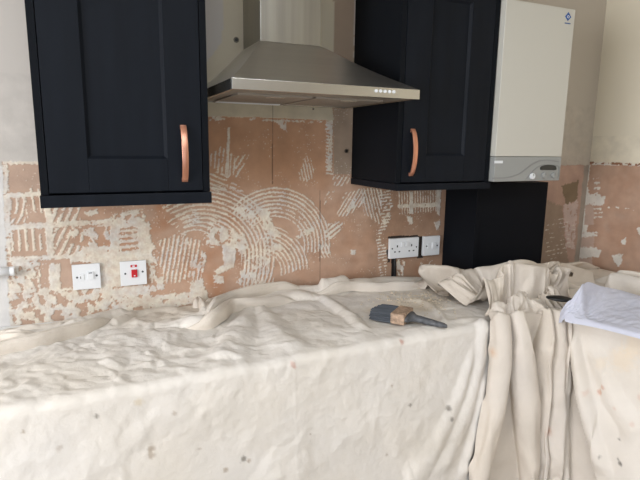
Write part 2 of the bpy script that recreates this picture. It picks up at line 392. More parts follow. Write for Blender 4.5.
    gr = (.75*sst(1.0, 1.12, X+.12*s.big))[..., None]; col = col*(1-gr)+lin(152, 124, 103)*(1+.15*s.rag[..., None])*gr  # browner plaster at the right, partly shade put into its colour
    ds = (sst(.05, .55, fbm(X*7+.5*fbm(X*3, Z*3, 2, 7), Z*9, 4, 123))*.5)[..., None]; col = col*(1-ds)+lin(158, 118, 94)*ds
    hb = (.55*sst(1.25, 1.42, Z)*sst(.3, .42, X)*(1-sst(.86, .9, X))+.18)[..., None]; col = col*(1-hb)+lin(196, 150, 116)*hb
    # bare strip beside the right cabinet
    st2 = s.poly([(333, 40), (353, 40), (353, 174), (334, 174)], .4); col[st2] = TAUPE*(1+.10*s.big[st2][:, None])
    # right end, beyond the boxed-in panel
    rg = X > 1.8; col[rg] = (PINK*(.9+.15*t1)+0*X[..., None])[rg]
    m = rg & s.poly([(540, 205), (548, 200), (562, 207), (565, 240), (570, 270), (540, 280)], 3); col[m] = TAUPE*.92
    m = rg & s.poly([(562, 186), (579, 180), (577, 200), (566, 206)], 2.5); col[m] = lin(140, 122, 98)
    m = rg & s.poly([(563, 206), (578, 200), (574, 250), (566, 246)], 3) & (s.rag > -.25); col[m] = lin(205, 186, 176)
    m = rg & (X > 2.285+.01*s.rag); col[m] = GREY*(1.3+.25*s.big[m][:, None])
    s.A[rg] = 0
    s.lines([(545, 222), (562, 218), (576, 226), (572, 250), (546, 262)], (548, 230), (572, 226), 6, .2, .05)
    s.blob([(560, 160), (582, 160), (582, 164), (560, 163)], 2, thr=.1)
    # adhesive colour
    ac = CREAM*(1-t3)+CREAMW*t3; ac = ac*(1+.05*s.fine[..., None])
    A = (s.A*np.clip(.86+.5*fbm(X*55, Z*55, 3, 99)+.2*s.big, .35, 1))[..., None]; col = col*(1-A)+ac*A
    # paint and unpainted band outside the strip
    pc = np.where(((X > .30) & (X < 1.0))[..., None], BEIGE, PAINT)*np.ones(X.shape)[..., None]
    pc[X > 1.75] = lin(196, 187, 174)
    sm = sst(.2, .7, s.big)[..., None]*.25*((Z > 1.43) & (X > 1.75))[..., None]; pc = pc*(1-sm)+lin(190, 172, 152)*sm
    lf = (X < -.235) & (Z < 1.42); pc[lf] = lin(216, 214, 212)
    col[~strip] = pc[~strip]
    # hair-thin board joints
    for (pa, pb) in (((272.5, 104), (272.5, 184)), ((320, 190), (320, 280))):
        a, b = W(*pa), W(*pb); m = (np.abs(X-(a[0]+(b[0]-a[0])*(Z-a[1])/(b[1]-a[1]))) < .0018) & (Z < a[1]) & (Z > b[1]) & (s.rag > -.5); col[m] *= .45
    # socket surrounds: chased dark gaps
    for pts in ([(388, 236.5), (418, 235), (418, 238), (388, 239)], [(417.5, 236), (423, 236), (423, 258), (417, 258)], [(386, 250), (390, 248), (390, 262), (388, 262)]):
        m = s.poly(pts, .8); col[m] = lin(52, 42, 36)
    m = s.poly([(391.5, 256), (396, 256), (396.5, 282), (391.5, 282)], .6); col[m] = lin(38, 34, 32)
    gro = np.where(m, .012, 0)
    for q in ((313, 109),):
        a = W(*q); m2 = (X-a[0])**2+(Z-a[1])**2 < .004**2; col[m2] = lin(70, 58, 48)
    Y = -.0016*s.A*(1+.25*s.fine)-.0012*s.big*strip-.0002*s.fine*strip+np.where(strip, 0, -.0022)+gro
    P = np.stack([X, np.minimum(Y, .0035)+0*gro, Z], -1)
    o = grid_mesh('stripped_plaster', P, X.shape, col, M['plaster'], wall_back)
    o['label'] = 'brown plaster with combed cream tile adhesive left on it'
    # painted part above
    xs = np.linspace(x0, x1, 420); zs = np.linspace(z1, ZC, 110); X, Z = np.meshgrid(xs, zs, indexing='ij')
    pc = np.ones(X.shape)[..., None]*PAINT
    hood_pts = [W(205, 64), W(222.5, 42), W(222.5, -60), W(336, -60), W(354, -60), W(354, 110), W(200, 110)]
    m = pip(X+.002*noise(X*30, Z*30, 3), Z, hood_pts); pc[m] = BEIGE
    m = pip(X+.003*noise(X*40, Z*40, 3), Z, [W(333.5, -60), W(354, -60), W(354, 110), W(333.5, 110)]); pc[m] = TAUPE*(1+.12*fbm(X*8, Z*8, 3, 4)[m][:, None])
    pc[X > 1.75] = lin(196, 187, 174)
    P = np.stack([X, -.0022+0*X, Z], -1)
    o = grid_mesh('painted_plaster', P, X.shape, pc, M['painted'], wall_back)
    # left margin
    o = box('painted_margin', XL, x0, -.0022, .004, 0, ZC, M['paint'], wall_back, bev=0)
build_back()
def build_right():
    y0, y1, z0, z1, st = -1.3, 0, .885, 1.56, .003
    ys = np.linspace(y0, y1, int((y1-y0)/st)); zs = np.linspace(z0, z1, int((z1-z0)/st))
    Y, Z = np.meshgrid(ys, zs, indexing='ij'); s = Wall(Y, Z, WR)
    strip = Z < 1.432+.006*s.rag+.003*s.fine
    z = lambda X, Y_: (540+X/3.43, 150+Y_/3.43)
    s.blob([z(150, 45), z(172, 45), z(165, 120), z(172, 200), z(150, 260), z(150, 400), z(120, 400)], 2, thr=-.5)
    s.lines([z(184, 98), z(206, 98), z(206, 140), z(184, 140)], z(184, 110), z(206, 108), 5, .45, -.5, scale=190)
    s.blob([z(168, 152), z(190, 148), z(220, 160), z(218, 186), z(190, 190), z(170, 182)], 2.5, thr=-.35)
    s.lines([z(180, 186), z(218, 184), z(214, 236), z(182, 240)], z(182, 200), z(214, 198), 4, .4, -.1, scale=190)
    s.blob([z(140, 255), z(168, 250), z(160, 282), z(196, 280), z(198, 296), z(150, 300), z(138, 290)], 2, thr=-.4)
    s.blob([z(138, 335), z(190, 333), z(212, 345), z(204, 368), z(170, 370), z(136, 372)], 2, thr=-.5)
    s.blob([z(245, 362), z(286, 358), z(280, 385), z(268, 404), z(258, 385)], 2, thr=-.6)
    s.blob([z(276, 310), z(296, 302), z(298, 322), z(284, 326)], 1.8, thr=-.6)
    s.blob([z(334, 266), z(360, 262), z(360, 292), z(338, 290)], 2, thr=-.5)
    s.blob([z(206, 196), z(250, 192), z(330, 204), z(330, 207), z(250, 197), z(206, 200)], 1.5, thr=.15)
    s.blob([(590, 162), (660, 164), (660, 166.5), (592, 164.5)], 1.5, thr=-.35)
    far = (Y < -.42) & (s.rag+s.big*.8 > .55); s.A[far] = 1
    s.A[~strip] = 0
    t1 = sst(-.5, .5, fbm(Y*7, Z*7, 4, 171))[..., None]
    col = lin(190, 153, 129)*(1-t1)+lin(200, 167, 145)*t1
    m = s.poly([z(156, 190), z(186, 192), z(184, 256), z(152, 258)], 2) | s.poly([z(140, 300), z(185, 296), z(186, 332), z(140, 336)], 2) | s.poly([z(134, 372), z(180, 372), z(180, 410), z(130, 410)], 2)
    col[m] = lin(204, 178, 162); s.A[m] = 0
    pv = (sst(.1, .6, fbm(Y*14, Z*14, 4, 191))*.4)[..., None]; col = col*(1-pv)+lin(194, 168, 150)*pv
    ac = lin(232, 226, 216)*(1+.04*s.fine[..., None]); A = s.A[..., None]; col = col*(1-A)+ac*A
    edge = strip & (Z > 1.424); col[edge & (s.rag > .0)] = lin(150, 108, 80)
    col[~strip] = lin(234, 226, 206)
    Xo = XR-.0016*s.A*(1+.5*s.fine)-.001*s.big*strip+np.where(strip, 0, -.0025)
    grid_mesh('stripped_plaster', np.stack([Xo, Y, Z], -1), Y.shape, col, M['plaster'], wall_right, flip=True)
    pm = mat('cream_wall_paint', (234, 226, 206), .85)
    box('painted_plaster', XR-.0025, XR+.004, YR, 0, 1.56, ZC, pm, wall_right, bev=0)
    box('painted_margin', XR-.0025, XR+.004, YR, y0, 0, 1.56, pm, wall_right, bev=0)
build_right()

# ------------------------------------------------------------------ worktops
wt = thing('worktop', (.2, -.3, 0), 'white worktop along the hood wall, a thin strip showing behind the cloth', 'worktop')
box('slab', XL+.01, XR-.01, -.568, -.006, .872, .91, M['worktop'], wt, .003)
box('carcass', XL+.02, XR-.02, -.55, -.02, 0, .871, M['navy_side'], wt, .001)
wt2 = thing('worktop', (2.0, -1.2, 0), 'worktop return along the right wall hidden beneath the dust sheets', 'worktop')
box('slab', 1.72, XR-.01, -1.9, -.57, .872, .91, M['worktop'], wt2, .003)
box('carcass', 1.75, XR-.02, -1.89, -.575, 0, .871, M['navy_side'], wt2, .001)

# ------------------------------------------------------------------ wall cabinets
def strap_handle(parent, x, y, za, zb, width, out):
    n = 24; bm = bmesh.new(); rings = []; th = .0045
    for i in range(n+1):
        t = i/n; z = za+(zb-za)*t; o = out*(1-(2*t-1)**2)**.75 if 0 < t < 1 else 0
        o2 = max(o-th, 0) if 0 < t < 1 else -.0
        r = [bm.verts.new((x-width/2, y-o-th, z)), bm.verts.new((x+width/2, y-o-th, z)), bm.verts.new((x+width/2, y-o, z)), bm.verts.new((x-width/2, y-o, z))]
        rings.append(r)
    for a, b in zip(rings, rings[1:]):
        for k in range(4): bm.faces.new((a[k], a[(k+1) % 4], b[(k+1) % 4], b[k]))
    bm.faces.new(rings[0]); bm.faces.new(rings[-1][::-1])
    # mounting feet
    for z in (za+.004, zb-.004): add_box(bm, x-width/2, x+width/2, y-.004, y, z-.006, z+.006, .0008)
    bmesh.ops.translate(bm, verts=bm.verts, vec=-world_off(parent))
    o = bm_obj('handle', bm, M['copper'], parent, False)
    o['label'] = 'brushed copper bow handle'
    for p in o.data.polygons: p.use_smooth = abs(p.normal.x) < .5
    md = o.modifiers.new('bevel', 'BEVEL'); md.width = .0008; md.segments = 2; md.limit_method = 'ANGLE'
    return o
def wall_cabinet(x0, x1, yf, zb, ped, ztop, stile, handle_x, hz, label):
    t = thing('wall_cabinet', ((x0+x1)/2, -.15, zb), label, 'cabinet', 'navy wall cabinets')
    e = .019; zd = zb+ped
    box('carcass', x0+e, x1-e, yf+.022, -.0035, zd, ztop, M['navy_side'], t, .0005)
    box('end_panel', x0, x0+e, yf+.001, -.003, zd, ztop, M['navy_side'], t, .001)
    box('end_panel', x1-e, x1, yf+.001, -.003, zd, ztop, M['navy_side'], t, .001)
    box('pelmet', x0-.002, x1+.003, yf-.007, -.003, zb, zd-.0015, M['navy'], t, .0012)
    a0, a1, b0, b1 = x0+e+.002, x1-e-.002, zd+.004, ztop-.003
    d = bpy.data.objects.new('door', None); C.objects.link(d); d.parent = t; d.location = (0, 0, 0)
    yb = yf+.0215
    box('stile', a0, a0+stile, yf, yb, b0, b1, M['navy'], d, .0012)
    box('stile', a1-stile, a1, yf, yb, b0, b1, M['navy'], d, .0012)
    box('rail', a0+stile+.0004, a1-stile-.0004, yf+.0003, yb, b0, b0+stile*.93, M['navy'], d, .001)
    box('rail', a0+stile+.0004, a1-stile-.0004, yf+.0003, yb, b1-stile*.93, b1, M['navy'], d, .001)
    # recessed panel with sloped edge
    bm = bmesh.new(); i0, i1, j0, j1 = a0+stile, a1-stile, b0+stile*.93, b1-stile*.93; c = .008
    o_ = [bm.verts.new((x, yf+.002, z)) for x, z in ((i0, j0), (i1, j0), (i1, j1), (i0, j1))]
    n_ = [bm.verts.new((x, yf+.0105, z)) for x, z in ((i0+c, j0+c), (i1-c, j0+c), (i1-c, j1-c), (i0+c, j1-c))]
    k_ = [bm.verts.new((x, yb, z)) for x, z in ((i0, j0), (i1, j0), (i1, j1), (i0, j1))]
    bm.faces.new(n_); bm.faces.new(k_[::-1])
    for k in range(4):
        bm.faces.new((o_[k], o_[(k+1) % 4], n_[(k+1) % 4], n_[k])); bm.faces.new((k_[k], k_[(k+1) % 4], o_[(k+1) % 4], o_[k]))
    bmesh.ops.translate(bm, verts=bm.verts, vec=-world_off(d)); bm_obj('panel', bm, M['navy'], d)
    strap_handle(d, handle_x, yf, hz[0], hz[1], .0175, .022)
    return t
wall_cabinet(-.1175, .326, -.333, 1.3253, .034, 2.085, .097, .2535, (1.390, 1.547), 'navy shaker wall cabinet left of the hood with copper handle at lower right')
wall_cabinet(.9655, 1.372, -.3366, 1.3456, .025, 2.085, .099, 1.024, (1.398, 1.555), 'navy shaker wall cabinet between the hood and the white boiler')

# ------------------------------------------------------------------ cooker hood
hd = thing('cooker_hood', (.645, -.25, 1.638), 'brushed steel chimney cooker hood hung between the navy cabinets', 'cooker hood')
hx0, hx1, hy, hz = .354, .936, -.4985, 1.667; cx0, cx1, cy, cz = .5262, .7365, -.2, 1.822
def hood_canopy():
    bm = bmesh.new(); n = 10
    rings = []
    for i in range(n+1):
        t = i/n; f = t+.06*math.sin(math.pi*t)         # barely concave
        a = hx0+(cx0-.004-hx0)*t; b = hx1+(cx1+.004-hx1)*t; c = hy+(cy-.004-hy)*t; z = hz+(cz-hz)*(t-.05*math.sin(math.pi*t))
        rings.append([bm.verts.new(p) for p in ((a, -.003, z), (a, c, z), (b, c, z), (b, -.003, z))])
    for r, q in zip(rings, rings[1:]):
        for k in range(4): bm.faces.new((r[k], r[(k+1) % 4], q[(k+1) % 4], q[k]))
    bm.faces.new(rings[-1])
    ed = [e for e in bm.edges if abs(e.verts[0].co.z-e.verts[1].co.z) > 1e-5 and e.verts[0].co.y < -.01]
    bmesh.ops.bevel(bm, geom=ed, offset=.006, segments=3, profile=.5, affect='EDGES')
    bmesh.ops.translate(bm, verts=bm.verts, vec=-world_off(hd))
    o = bm_obj('canopy', bm, M['steel'], hd, True)
    m = o.modifiers.new('es', 'EDGE_SPLIT'); m.split_angle = math.radians(30)
hood_canopy()
M['flue'] = mat('shaded_steel_flue', (158, 155, 147), .3, 1, bump=[((60, 60, 1.2), .06, .002)], vary=((24, 24, .6), .85, 1.2))  # canopy steel again, darkened to put the chimney's dimmer reflections into colour
box('chimney', cx0, cx1, cy, -.003, cz-.004, ZC-.002, M['flue'], hd, .002)
# rim: four strips around the underside
rz0 = hz-.0285
box('rim', hx0, hx1, hy, hy+.012, rz0, hz, M['steel_rim'], hd, .0012)
box('rim', hx0, hx0+.012, hy+.0125, -.003, rz0, hz, M['steel_rim'], hd, .0012)
box('rim', hx1-.012, hx1, hy+.0125, -.003, rz0, hz, M['steel_rim'], hd, .0012)
box('rim', hx0+.0125, hx1-.0125, -.015, -.003, rz0, hz, M['steel_rim'], hd, .0012)
box('underside', hx0+.0125, hx1-.0125, hy+.0125, -.0155, rz0+.004, rz0+.008, M['filter'], hd, .0005)
for k in range(2):
    a = hx0+.05+k*.245
    f = box('grease_filter', a, a+.235, hy+.13, -.05, rz0-.001, rz0+.006, M['filter'], hd, .001)
    g = box('lamp_lens' if k == 0 else 'filter_frame', a+.005, a+.23, -.085, -.06, rz0-.004, rz0, M['whiteb' if k == 0 else 'steel_rim'], f, .0008)
    box('filter_latch', a+.09, a+.145, hy+.14, hy+.155, rz0-.004, rz0, M['steel_rim'], f, .0008)
for k in range(5):
    q = on(376+k*4.4, 90.9+k*.25, 1, hy)
    disc_y('button', q[0], hy, q[2], .0046, .004, M['silver' if k == 9 else 'whiteb'], hd, 16, .0008)

# ------------------------------------------------------------------ boiler
bx0, bx1, by, bz0, bz1 = 1.3765, 1.712, -.36, 1.372, 2.011; bzf = 1.464
bo = thing('boiler', ((bx0+bx1)/2, -.18, bz0), 'white wall-hung boiler with grey control fascia beside the navy cabinet', 'boiler')
box('casing', bx0, bx1, by+.001, -.0035, bzf+.0015, bz1, M['enamel'], bo, .003, 3)
box('back_body', bx0+.004, bx1-.004, by+.06, -.0035, bz0+.012, bzf+.0005, M['fascia'], bo, .002)
fa = box('fascia', bx0, bx1, by, by+.0595, bz0, bzf, M['fascia'], bo, .003, 3)
def bpt(px, py): q = on(px, py, 1, by); return (q[0], q[2])
zb_ = lambda X, Y: (480+X*.1719, 140+Y*.1719)
def catmull(P, n=12):
    P = [np.array(p, float) for p in P]; P = [2*P[0]-P[1]]+P+[2*P[-1]-P[-2]]; out = []
    for i in range(1, len(P)-2):
        for k in range(n):
            t = k/n; a, b, c, d = P[i-1], P[i], P[i+1], P[i+2]
            out.append(.5*((2*b)+(c-a)*t+(2*a-5*b+4*c-d)*t*t+(3*b-a-3*c+d)*t**3))
    out.append(P[-2]); return np.array(out)
def strip_y(name, pts, wd, y, depth, m, parent):
    c = catmull([bpt(*zb_(*p)) for p in pts], 8); d = np.gradient(c, axis=0); d /= np.linalg.norm(d, axis=1)[:, None]
    n = np.stack([-d[:, 1], d[:, 0]], 1)*wd/2
    return prism(name, [tuple(p) for p in np.concatenate([c+n, (c-n)[::-1]])], 1, y, y-depth, m, parent)
strip_y('swoosh', [(72, 222), (160, 218), (230, 195), (290, 150), (345, 122), (400, 118), (455, 126)], .004, by, .0025, M['fascia_dark'], fa)
strip_y('swoosh', [(262, 232), (290, 200), (330, 160), (380, 142), (440, 148), (458, 165), (456, 228)], .0025, by, .002, M['fascia_dark'], fa)
dp = catmull([bpt(*zb_(*p)) for p in [(350, 174), (350, 158), (370, 148), (400, 144), (432, 149), (440, 160), (437, 174), (395, 175), (350, 174)]], 6)
prism('display', [tuple(p) for p in dp[:-1]], 1, by, by-.003, M['display'], fa)
for (X, Y, r) in ((300, 210, .0115), (370, 205, .0125), (425, 205, .0115)):
    q = bpt(*zb_(X, Y)); k = disc_y('control_knob', q[0], by, q[1], r, .009, M['whiteb' if X == 300 else 'fascia'], fa, 24, .002)
    box('knob_pointer', q[0]-.0012, q[0]+.0012, by-.0105, by-.0085, q[1], q[1]+r*.8, M['fascia_dark'], k, 0)
# small white maker badge, letters too small to read
for (a, b) in ((84, 92), (94, 102), (104, 112), (114, 121), (123, 131)):
    p0 = bpt(*zb_(a, 120)); p1 = bpt(*zb_(b, 136)); box('badge_letter', p0[0], p1[0], by-.0015, by, p1[1], p0[1], M['whiteb'], fa, .0004)
# blue diamond emblem
ec = bpt(568.3, 16.5)
def poly_y(name, pts, y, d, m, parent): return prism(name, pts, 1, y, y-d, m, parent)
em = poly_y('emblem', [(ec[0]+a*.0155, ec[1]+b*.0155) for a, b in ((0, -1), (1, -.05), (.55, .42), (.0, 1.0), (-.55, .42), (-1, -.05))], by+.001, .0012, M['blue'], bo)
poly_y('emblem_ring', [(ec[0]+math.cos(i*math.pi/8)*.006, ec[1]-.001+math.sin(i*math.pi/8)*.005) for i in range(16)], by-.0002, .0006, M['whiteb'], em)
poly_y('emblem_drop', [(ec[0]+math.cos(i*math.pi/8)*.003, ec[1]-.0015+math.sin(i*math.pi/8)*.003) for i in range(16)], by-.0008, .0005, M['blue'], em)
for k in range(5): box('emblem_letter', ec[0]-.014+k*.006, ec[0]-.0095+k*.006, by-.0002, by+.001, ec[1]-.026, ec[1]-.0225, M['blue'], em, 0)

# ------------------------------------------------------------------ boxed-in panel under the boiler
pn = thing('pipe_boxing', (1.63, -.1, .912), 'navy boxed-in panel covering the pipes below the boiler', 'panel')
box('side_panel', 1.437, 1.456, -.206, -.003, .912, 1.352, M['navy_side'], pn, .001)
box('front_panel', 1.4575, 1.829, -.2, -.182, .912, 1.352, M['navy_side'], pn, .001)
box('side_panel', 1.811, 1.829, -.1815, -.003, .912, 1.352, M['navy_side'], pn, .001)
box('top_board', 1.4575, 1.8105, -.1815, -.003, 1.334, 1.352, M['navy_side'], pn, .001)

# ------------------------------------------------------------------ electrical plates
def plate(x, z, wd, y, name, label, cat, group=None):
    t = thing(name, (x+wd/2, -.004, z+.043), label, cat, group)
    box('face_plate', x, x+wd, y, -.0035, z, z+.086, M['white'], t, .0022, 3)
    return t
def screw(t, x, y, z):
    s_ = disc_y('screw', x, y, z, .0034, .0012, M['silver'], t, 14)
y_ = -.012
t = plate(-.0696, 1.0108, .086, y_, 'fused_spur', 'white fused switch plate, leftmost of the wall plates', 'switch')
screw(t, -.0696+.014, y_, 1.0538); screw(t, -.0696+.074, y_, 1.0558)
fh = box('fuse_holder', -.0696+.021, -.0696+.036, y_-.0025, y_, 1.043, 1.065, M['white'], t, .001); box('slot', -.0696+.023, -.0696+.026, y_-.0031, y_-.0024, 1.049, 1.057, M['fascia_dark'], fh, 0)
r = box('rocker', -.0696+.046, -.0696+.065, y_-.005, y_, 1.045, 1.071, M['white'], t, .0015); box('marker', -.0696+.050, -.0696+.061, y_-.0056, y_-.0049, 1.0655, 1.0685, M['silver'], r, 0)
t = plate(.079, 1.010, .086, y_, 'cooker_switch', 'white cooker switch plate with red rocker', 'switch')
screw(t, .079+.016, y_, 1.053); screw(t, .079+.073, y_, 1.056)
r = box('red_rocker', .079+.036, .079+.055, y_-.006, y_, 1.039, 1.066, M['red'], t, .0015); box('marker', .079+.043, .079+.048, y_-.0066, y_-.0059, 1.043, 1.047, M['whiteb'], r, 0)
r = box('indicator_lamp', .079+.034, .079+.055, y_-.002, y_, 1.0745, 1.0825, M['red'], t, .0006); box('lamp_lens', .079+.040, .079+.048, y_-.0026, y_-.0019, 1.0765, 1.0805, M['whiteb'], r, 0)
t = plate(1.1499, 1.0243, .146, y_-.006, 'double_socket', 'white double power socket with two rockers, right of the arcs of adhesive', 'socket')
ys_ = y_-.006
screw(t, 1.1499+.012, ys_, 1.068); screw(t, 1.1499+.134, ys_, 1.068)
for s_, cx_ in ((-1, 1.1499+.037), (1, 1.1499+.109)):
    box('rocker', 1.1499+.073+s_*.0105-.0075, 1.1499+.073+s_*.0105+.0075, ys_-.006, ys_, 1.074, 1.094, M['white'], t, .0015)
    for (dx, dz, w_, h_) in ((0, .017, .0055, .009), (-.011, -.007, .0075, .005), (.011, -.007, .0075, .005)):
        box('pin_slot', cx_+dx-w_/2, cx_+dx+w_/2, ys_-.0006, ys_+.001, 1.060+dz-h_/2, 1.060+dz+h_/2, M['black'], t, 0)
t = plate(1.3218, 1.0243, .086, ys_, 'light_switch', 'white single switch plate beside the navy pipe boxing', 'switch')
screw(t, 1.3218+.016, ys_, 1.067); screw(t, 1.3218+.072, ys_, 1.067)
box('rocker', 1.3218+.044, 1.3218+.062, ys_-.006, ys_, 1.055, 1.082, M['white'], t, .0015)
box('fuse_holder', 1.3218+.020, 1.3218+.036, ys_-.0025, ys_, 1.056, 1.078, M['white'], t, .001)

# cable in the chase under the socket
def tube_obj(name, pts, rad, m, parent=None, seg=10, caps=True):
    P = catmull(pts, 6); bm = bmesh.new(); rings = []
    T = np.gradient(P, axis=0)
    for p, tn in zip(P, T):
        tn = Vector(tn).normalized(); a = tn.orthogonal().normalized() if not rings else (a-tn*a.dot(tn)).normalized(); b = tn.cross(a)
        rings.append([bm.verts.new(Vector(p)+a*math.cos(2*math.pi*k/seg)*rad+b*math.sin(2*math.pi*k/seg)*rad) for k in range(seg)])
    for r1, r2 in zip(rings, rings[1:]):
        for k in range(seg): bm.faces.new((r1[k], r1[(k+1) % seg], r2[(k+1) % seg], r2[k]))
    bm.faces.new(rings[0]); bm.faces.new(rings[-1][::-1])
    if parent: bmesh.ops.translate(bm, verts=bm.verts, vec=-world_off(parent))
    return bm_obj(name, bm, m, parent, True)
tag(tube_obj('power_cable', [(1.186, -.005, 1.022), (1.184, -.007, .99), (1.187, -.007, .95), (1.185, -.008, .912)], .0055, M['black']), 'black cable in the chase running down from the double socket', 'cable')
# white pipe at the left border
tp = thing('waste_pipe', (-.3, -.02, 1.094), 'white plastic pipe end poking in at the left edge of the stripped wall', 'pipe')
zc_ = on(8, 271.5, 1, -.02)[2]; xe = on(14.5, 271, 1, -.02)[0]
tube_obj('pipe', [(-.62, -.0185, zc_), (-.5, -.0185, zc_), (xe-.012, -.0185, zc_)], .0142, M['white'], tp, 20)
tube_obj('end_cap', [(xe-.012, -.0185, zc_), (xe-.006, -.0185, zc_), (xe, -.0185, zc_)], .0148, M['white'], tp, 20)
# wall anchor left of the chimney
q = on(236, 40, 1, 0)
sc = thing('wall_anchor', (q[0], -.003, q[2]), 'round screw anchor in the bare wall left of the chimney', 'screw')
disc_y('washer', q[0], -.0022, q[2], .010, .002, M['brass'], sc, 20, .0005); disc_y('screw_head', q[0], -.0042, q[2], .0062, .003, M['black'], sc, 16, .0008)
q = on(346, 151, 1, 0); sc = thing('wall_anchor', (q[0], -.003, q[2]), 'round screw anchor in the bare strip left of the right cabinet', 'screw')
disc_y('washer', q[0], -.002, q[2], .008, .0025, M['brass'], sc, 20, .0005); disc_y('screw_head', q[0], -.0045, q[2], .004, .002, M['black'], sc, 16, .0005)

# ------------------------------------------------------------------ dust sheets
TOPZ = .917
# paired plan points: front edge E, back edge B
PE = [(-.78, -.64), (-.3, -.638), (0, -.630), (.3, -.618), (.6, -.606), (.9, -.598), (1.15, -.592), (1.30, -.60), (1.40, -.615), (1.49, -.655), (1.545, -.78), (1.585, -.95), (1.615, -1.2), (1.63, -1.6)]
PB = [(-.78, -.072), (-.3, -.072), (0, -.06), (.3, -.03), (.6, -.022), (.9, -.022), (1.30, -.022), (1.425, -.03), (1.445, -.225), (1.845, -.222), (2.29, -.05), (2.295, -.35), (2.297, -.95), (2.297, -1.6)]
class Sheet:
    def __init__(s, k0, k1, lift, vt0, hang, name, du=.0045, flare=.05):
        n_ctrl = len(PE)
        ks = np.linspace(k0, k1, 4000)
        e = np.stack([np.interp(ks, range(n_ctrl), [p[i] for p in PE]) for i in (0, 1)], 1)
        b = np.stack([np.interp(ks, range(n_ctrl), [p[i] for p in PB]) for i in (0, 1)], 1)
        ker = np.hanning(181); ker /= ker.sum()
        for i in (0, 1):
            e[:, i] = np.convolve(np.pad(e[:, i], 90, mode='reflect', reflect_type='odd'), ker, 'valid')
        ln = np.concatenate([[0], np.cumsum(np.linalg.norm(np.diff(e, axis=0), axis=1))])
        nu = int(ln[-1]/du); U = np.linspace(0, ln[-1], nu)
        E = np.stack([np.interp(U, ln, e[:, i]) for i in (0, 1)], 1); B = np.stack([np.interp(U, ln, b[:, i]) for i in (0, 1)], 1)
        T = np.gradient(E, axis=0); T /= np.linalg.norm(T, axis=1)[:, None]; N = np.stack([T[:, 1], -T[:, 0]], 1)   # outward (towards room)
        L = np.linalg.norm(E-B, axis=1); nt = 150; R = .022; nr = 10; nh = int(hang/du)
        s.nu = nu; rows = []; nrm = []; V = []
        for j in range(nt):
            t = vt0+(1-vt0)*j/(nt-1)
            p = B+(E-B)*t-(N*R)*t; rows.append(np.column_stack([p, np.full(nu, TOPZ+lift)])); nrm.append(np.tile([0, 0, 1.], (nu, 1))); V.append(-L*(1-t))
        for j in range(1, nr+1):
            a = math.pi/2*j/nr; p = E-N*R+N*R*math.sin(a); rows.append(np.column_stack([p+N*lift, np.full(nu, TOPZ+lift-R*(1-math.cos(a)))])); nrm.append(np.column_stack([N*math.sin(a), np.full(nu, math.cos(a))])); V.append(np.full(nu, R*a))
        for j in range(1, nh+1):
            d = hang*j/nh; p = E+N*(flare*(d/hang)+lift); rows.append(np.column_stack([p, np.full(nu, TOPZ-R-d)])); nrm.append(np.column_stack([N, np.zeros(nu)])); V.append(np.full(nu, R*1.57+d))
        s.P = np.stack(rows, 1); s.N = np.stack(nrm, 1); s.V = np.stack(V, 1); s.U = np.repeat(U[:, None], s.V.shape[1], 1)
        s.H = np.zeros(s.U.shape); s.proj(s.P)
        s.top = s.V < 0
        s.base = s.P.copy()
    def proj(s, P): s.px, s.py, s.pz = projv(P)
    def find(s, q):
        d = (s.px-q[0])**2+(s.py-q[1])**2; m = d.min(); ok = d < max(m*1.5, 6.0)
        z = np.where(ok, s.pz, 1e9); return np.unravel_index(z.argmin(), z.shape)
    def uvs(s, pts): 
        ij = [s.find(p) for p in pts]; return np.array([(s.U[i], s.V[i]) for i in ij])
    def ridge(s, pts, wd, h, prof=1.0, asym=0, n=8, ends=True):
        """ridge traced along px points; wd in metres (half width), h height"""
        c = catmull(s.uvs(pts), n); w_ = np.max(wd)
        sel = (s.U > c[:, 0].min()-w_*1.6) & (s.U < c[:, 0].max()+w_*1.6) & (s.V > c[:, 1].min()-w_*1.6) & (s.V < c[:, 1].max()+w_*1.6)
        u = s.U[sel]; v = s.V[sel]; best = np.full(u.shape, 1e9); tt = np.zeros(u.shape); sd = np.zeros(u.shape); m = len(c)-1
        for k in range(m):
            a, b = c[k], c[k+1]; ab = b-a; L2 = ab@ab+1e-12
            t = np.clip(((u-a[0])*ab[0]+(v-a[1])*ab[1])/L2, 0, 1); dx = u-a[0]-t*ab[0]; dy = v-a[1]-t*ab[1]; d = np.hypot(dx, dy)
            b_ = d < best; best[b_] = d[b_]; tt[b_] = (k+t[b_])/m; sd[b_] = np.sign(ab[0]*dy-ab[1]*dx)[b_]
        ww = np.interp(tt, np.linspace(0, 1, len(np.atleast_1d(wd))), np.atleast_1d(wd)) if np.ndim(wd) else wd
        ww = ww*np.where(sd > 0, 1+asym, 1-asym)
        f = np.clip(1-(best/ww)**2, 0, 1)
        f = f**(.5 if prof == 0 else 1.5*prof)
        if ends: f *= sst(0, .12, tt)*sst(0, .12, 1-tt)*.85+.15
        s.H[sel] = np.where(h > 0, np.maximum(s.H[sel], h*f)+.25*np.minimum(s.H[sel], h*f), s.H[sel]+h*f)
    def apply(s): 
        s.P = s.base+s.N*s.H[..., None]; s.proj(s.P)

CL = lin(223, 216, 206); CLW = lin(229, 224, 218); CLD = lin(206, 196, 181)
def cloth_col(X, Y, seed, warm=1.0):
    t = sst(-.4, .5, fbm(X*2.2, Y*2.2, 4, seed))[..., None]; d = (sst(.15, .7, fbm(X*6, Y*6, 4, seed+5))*.3)[..., None]
    c = CL*(1-t)+CLW*t; return c*(1-d)+CLD*d
def stain(s, col, q, rad, c, op=.9, seed=0):
    i = s.find(q); u, v = s.U[i], s.V[i]
    r = np.hypot(s.U-u, s.V-v)*(1+.45*noise(s.U*110, s.V*110, seed))
    a = (sst(rad, rad*.3, r)*op*.85)[..., None]; return col*(1-a)+c*a

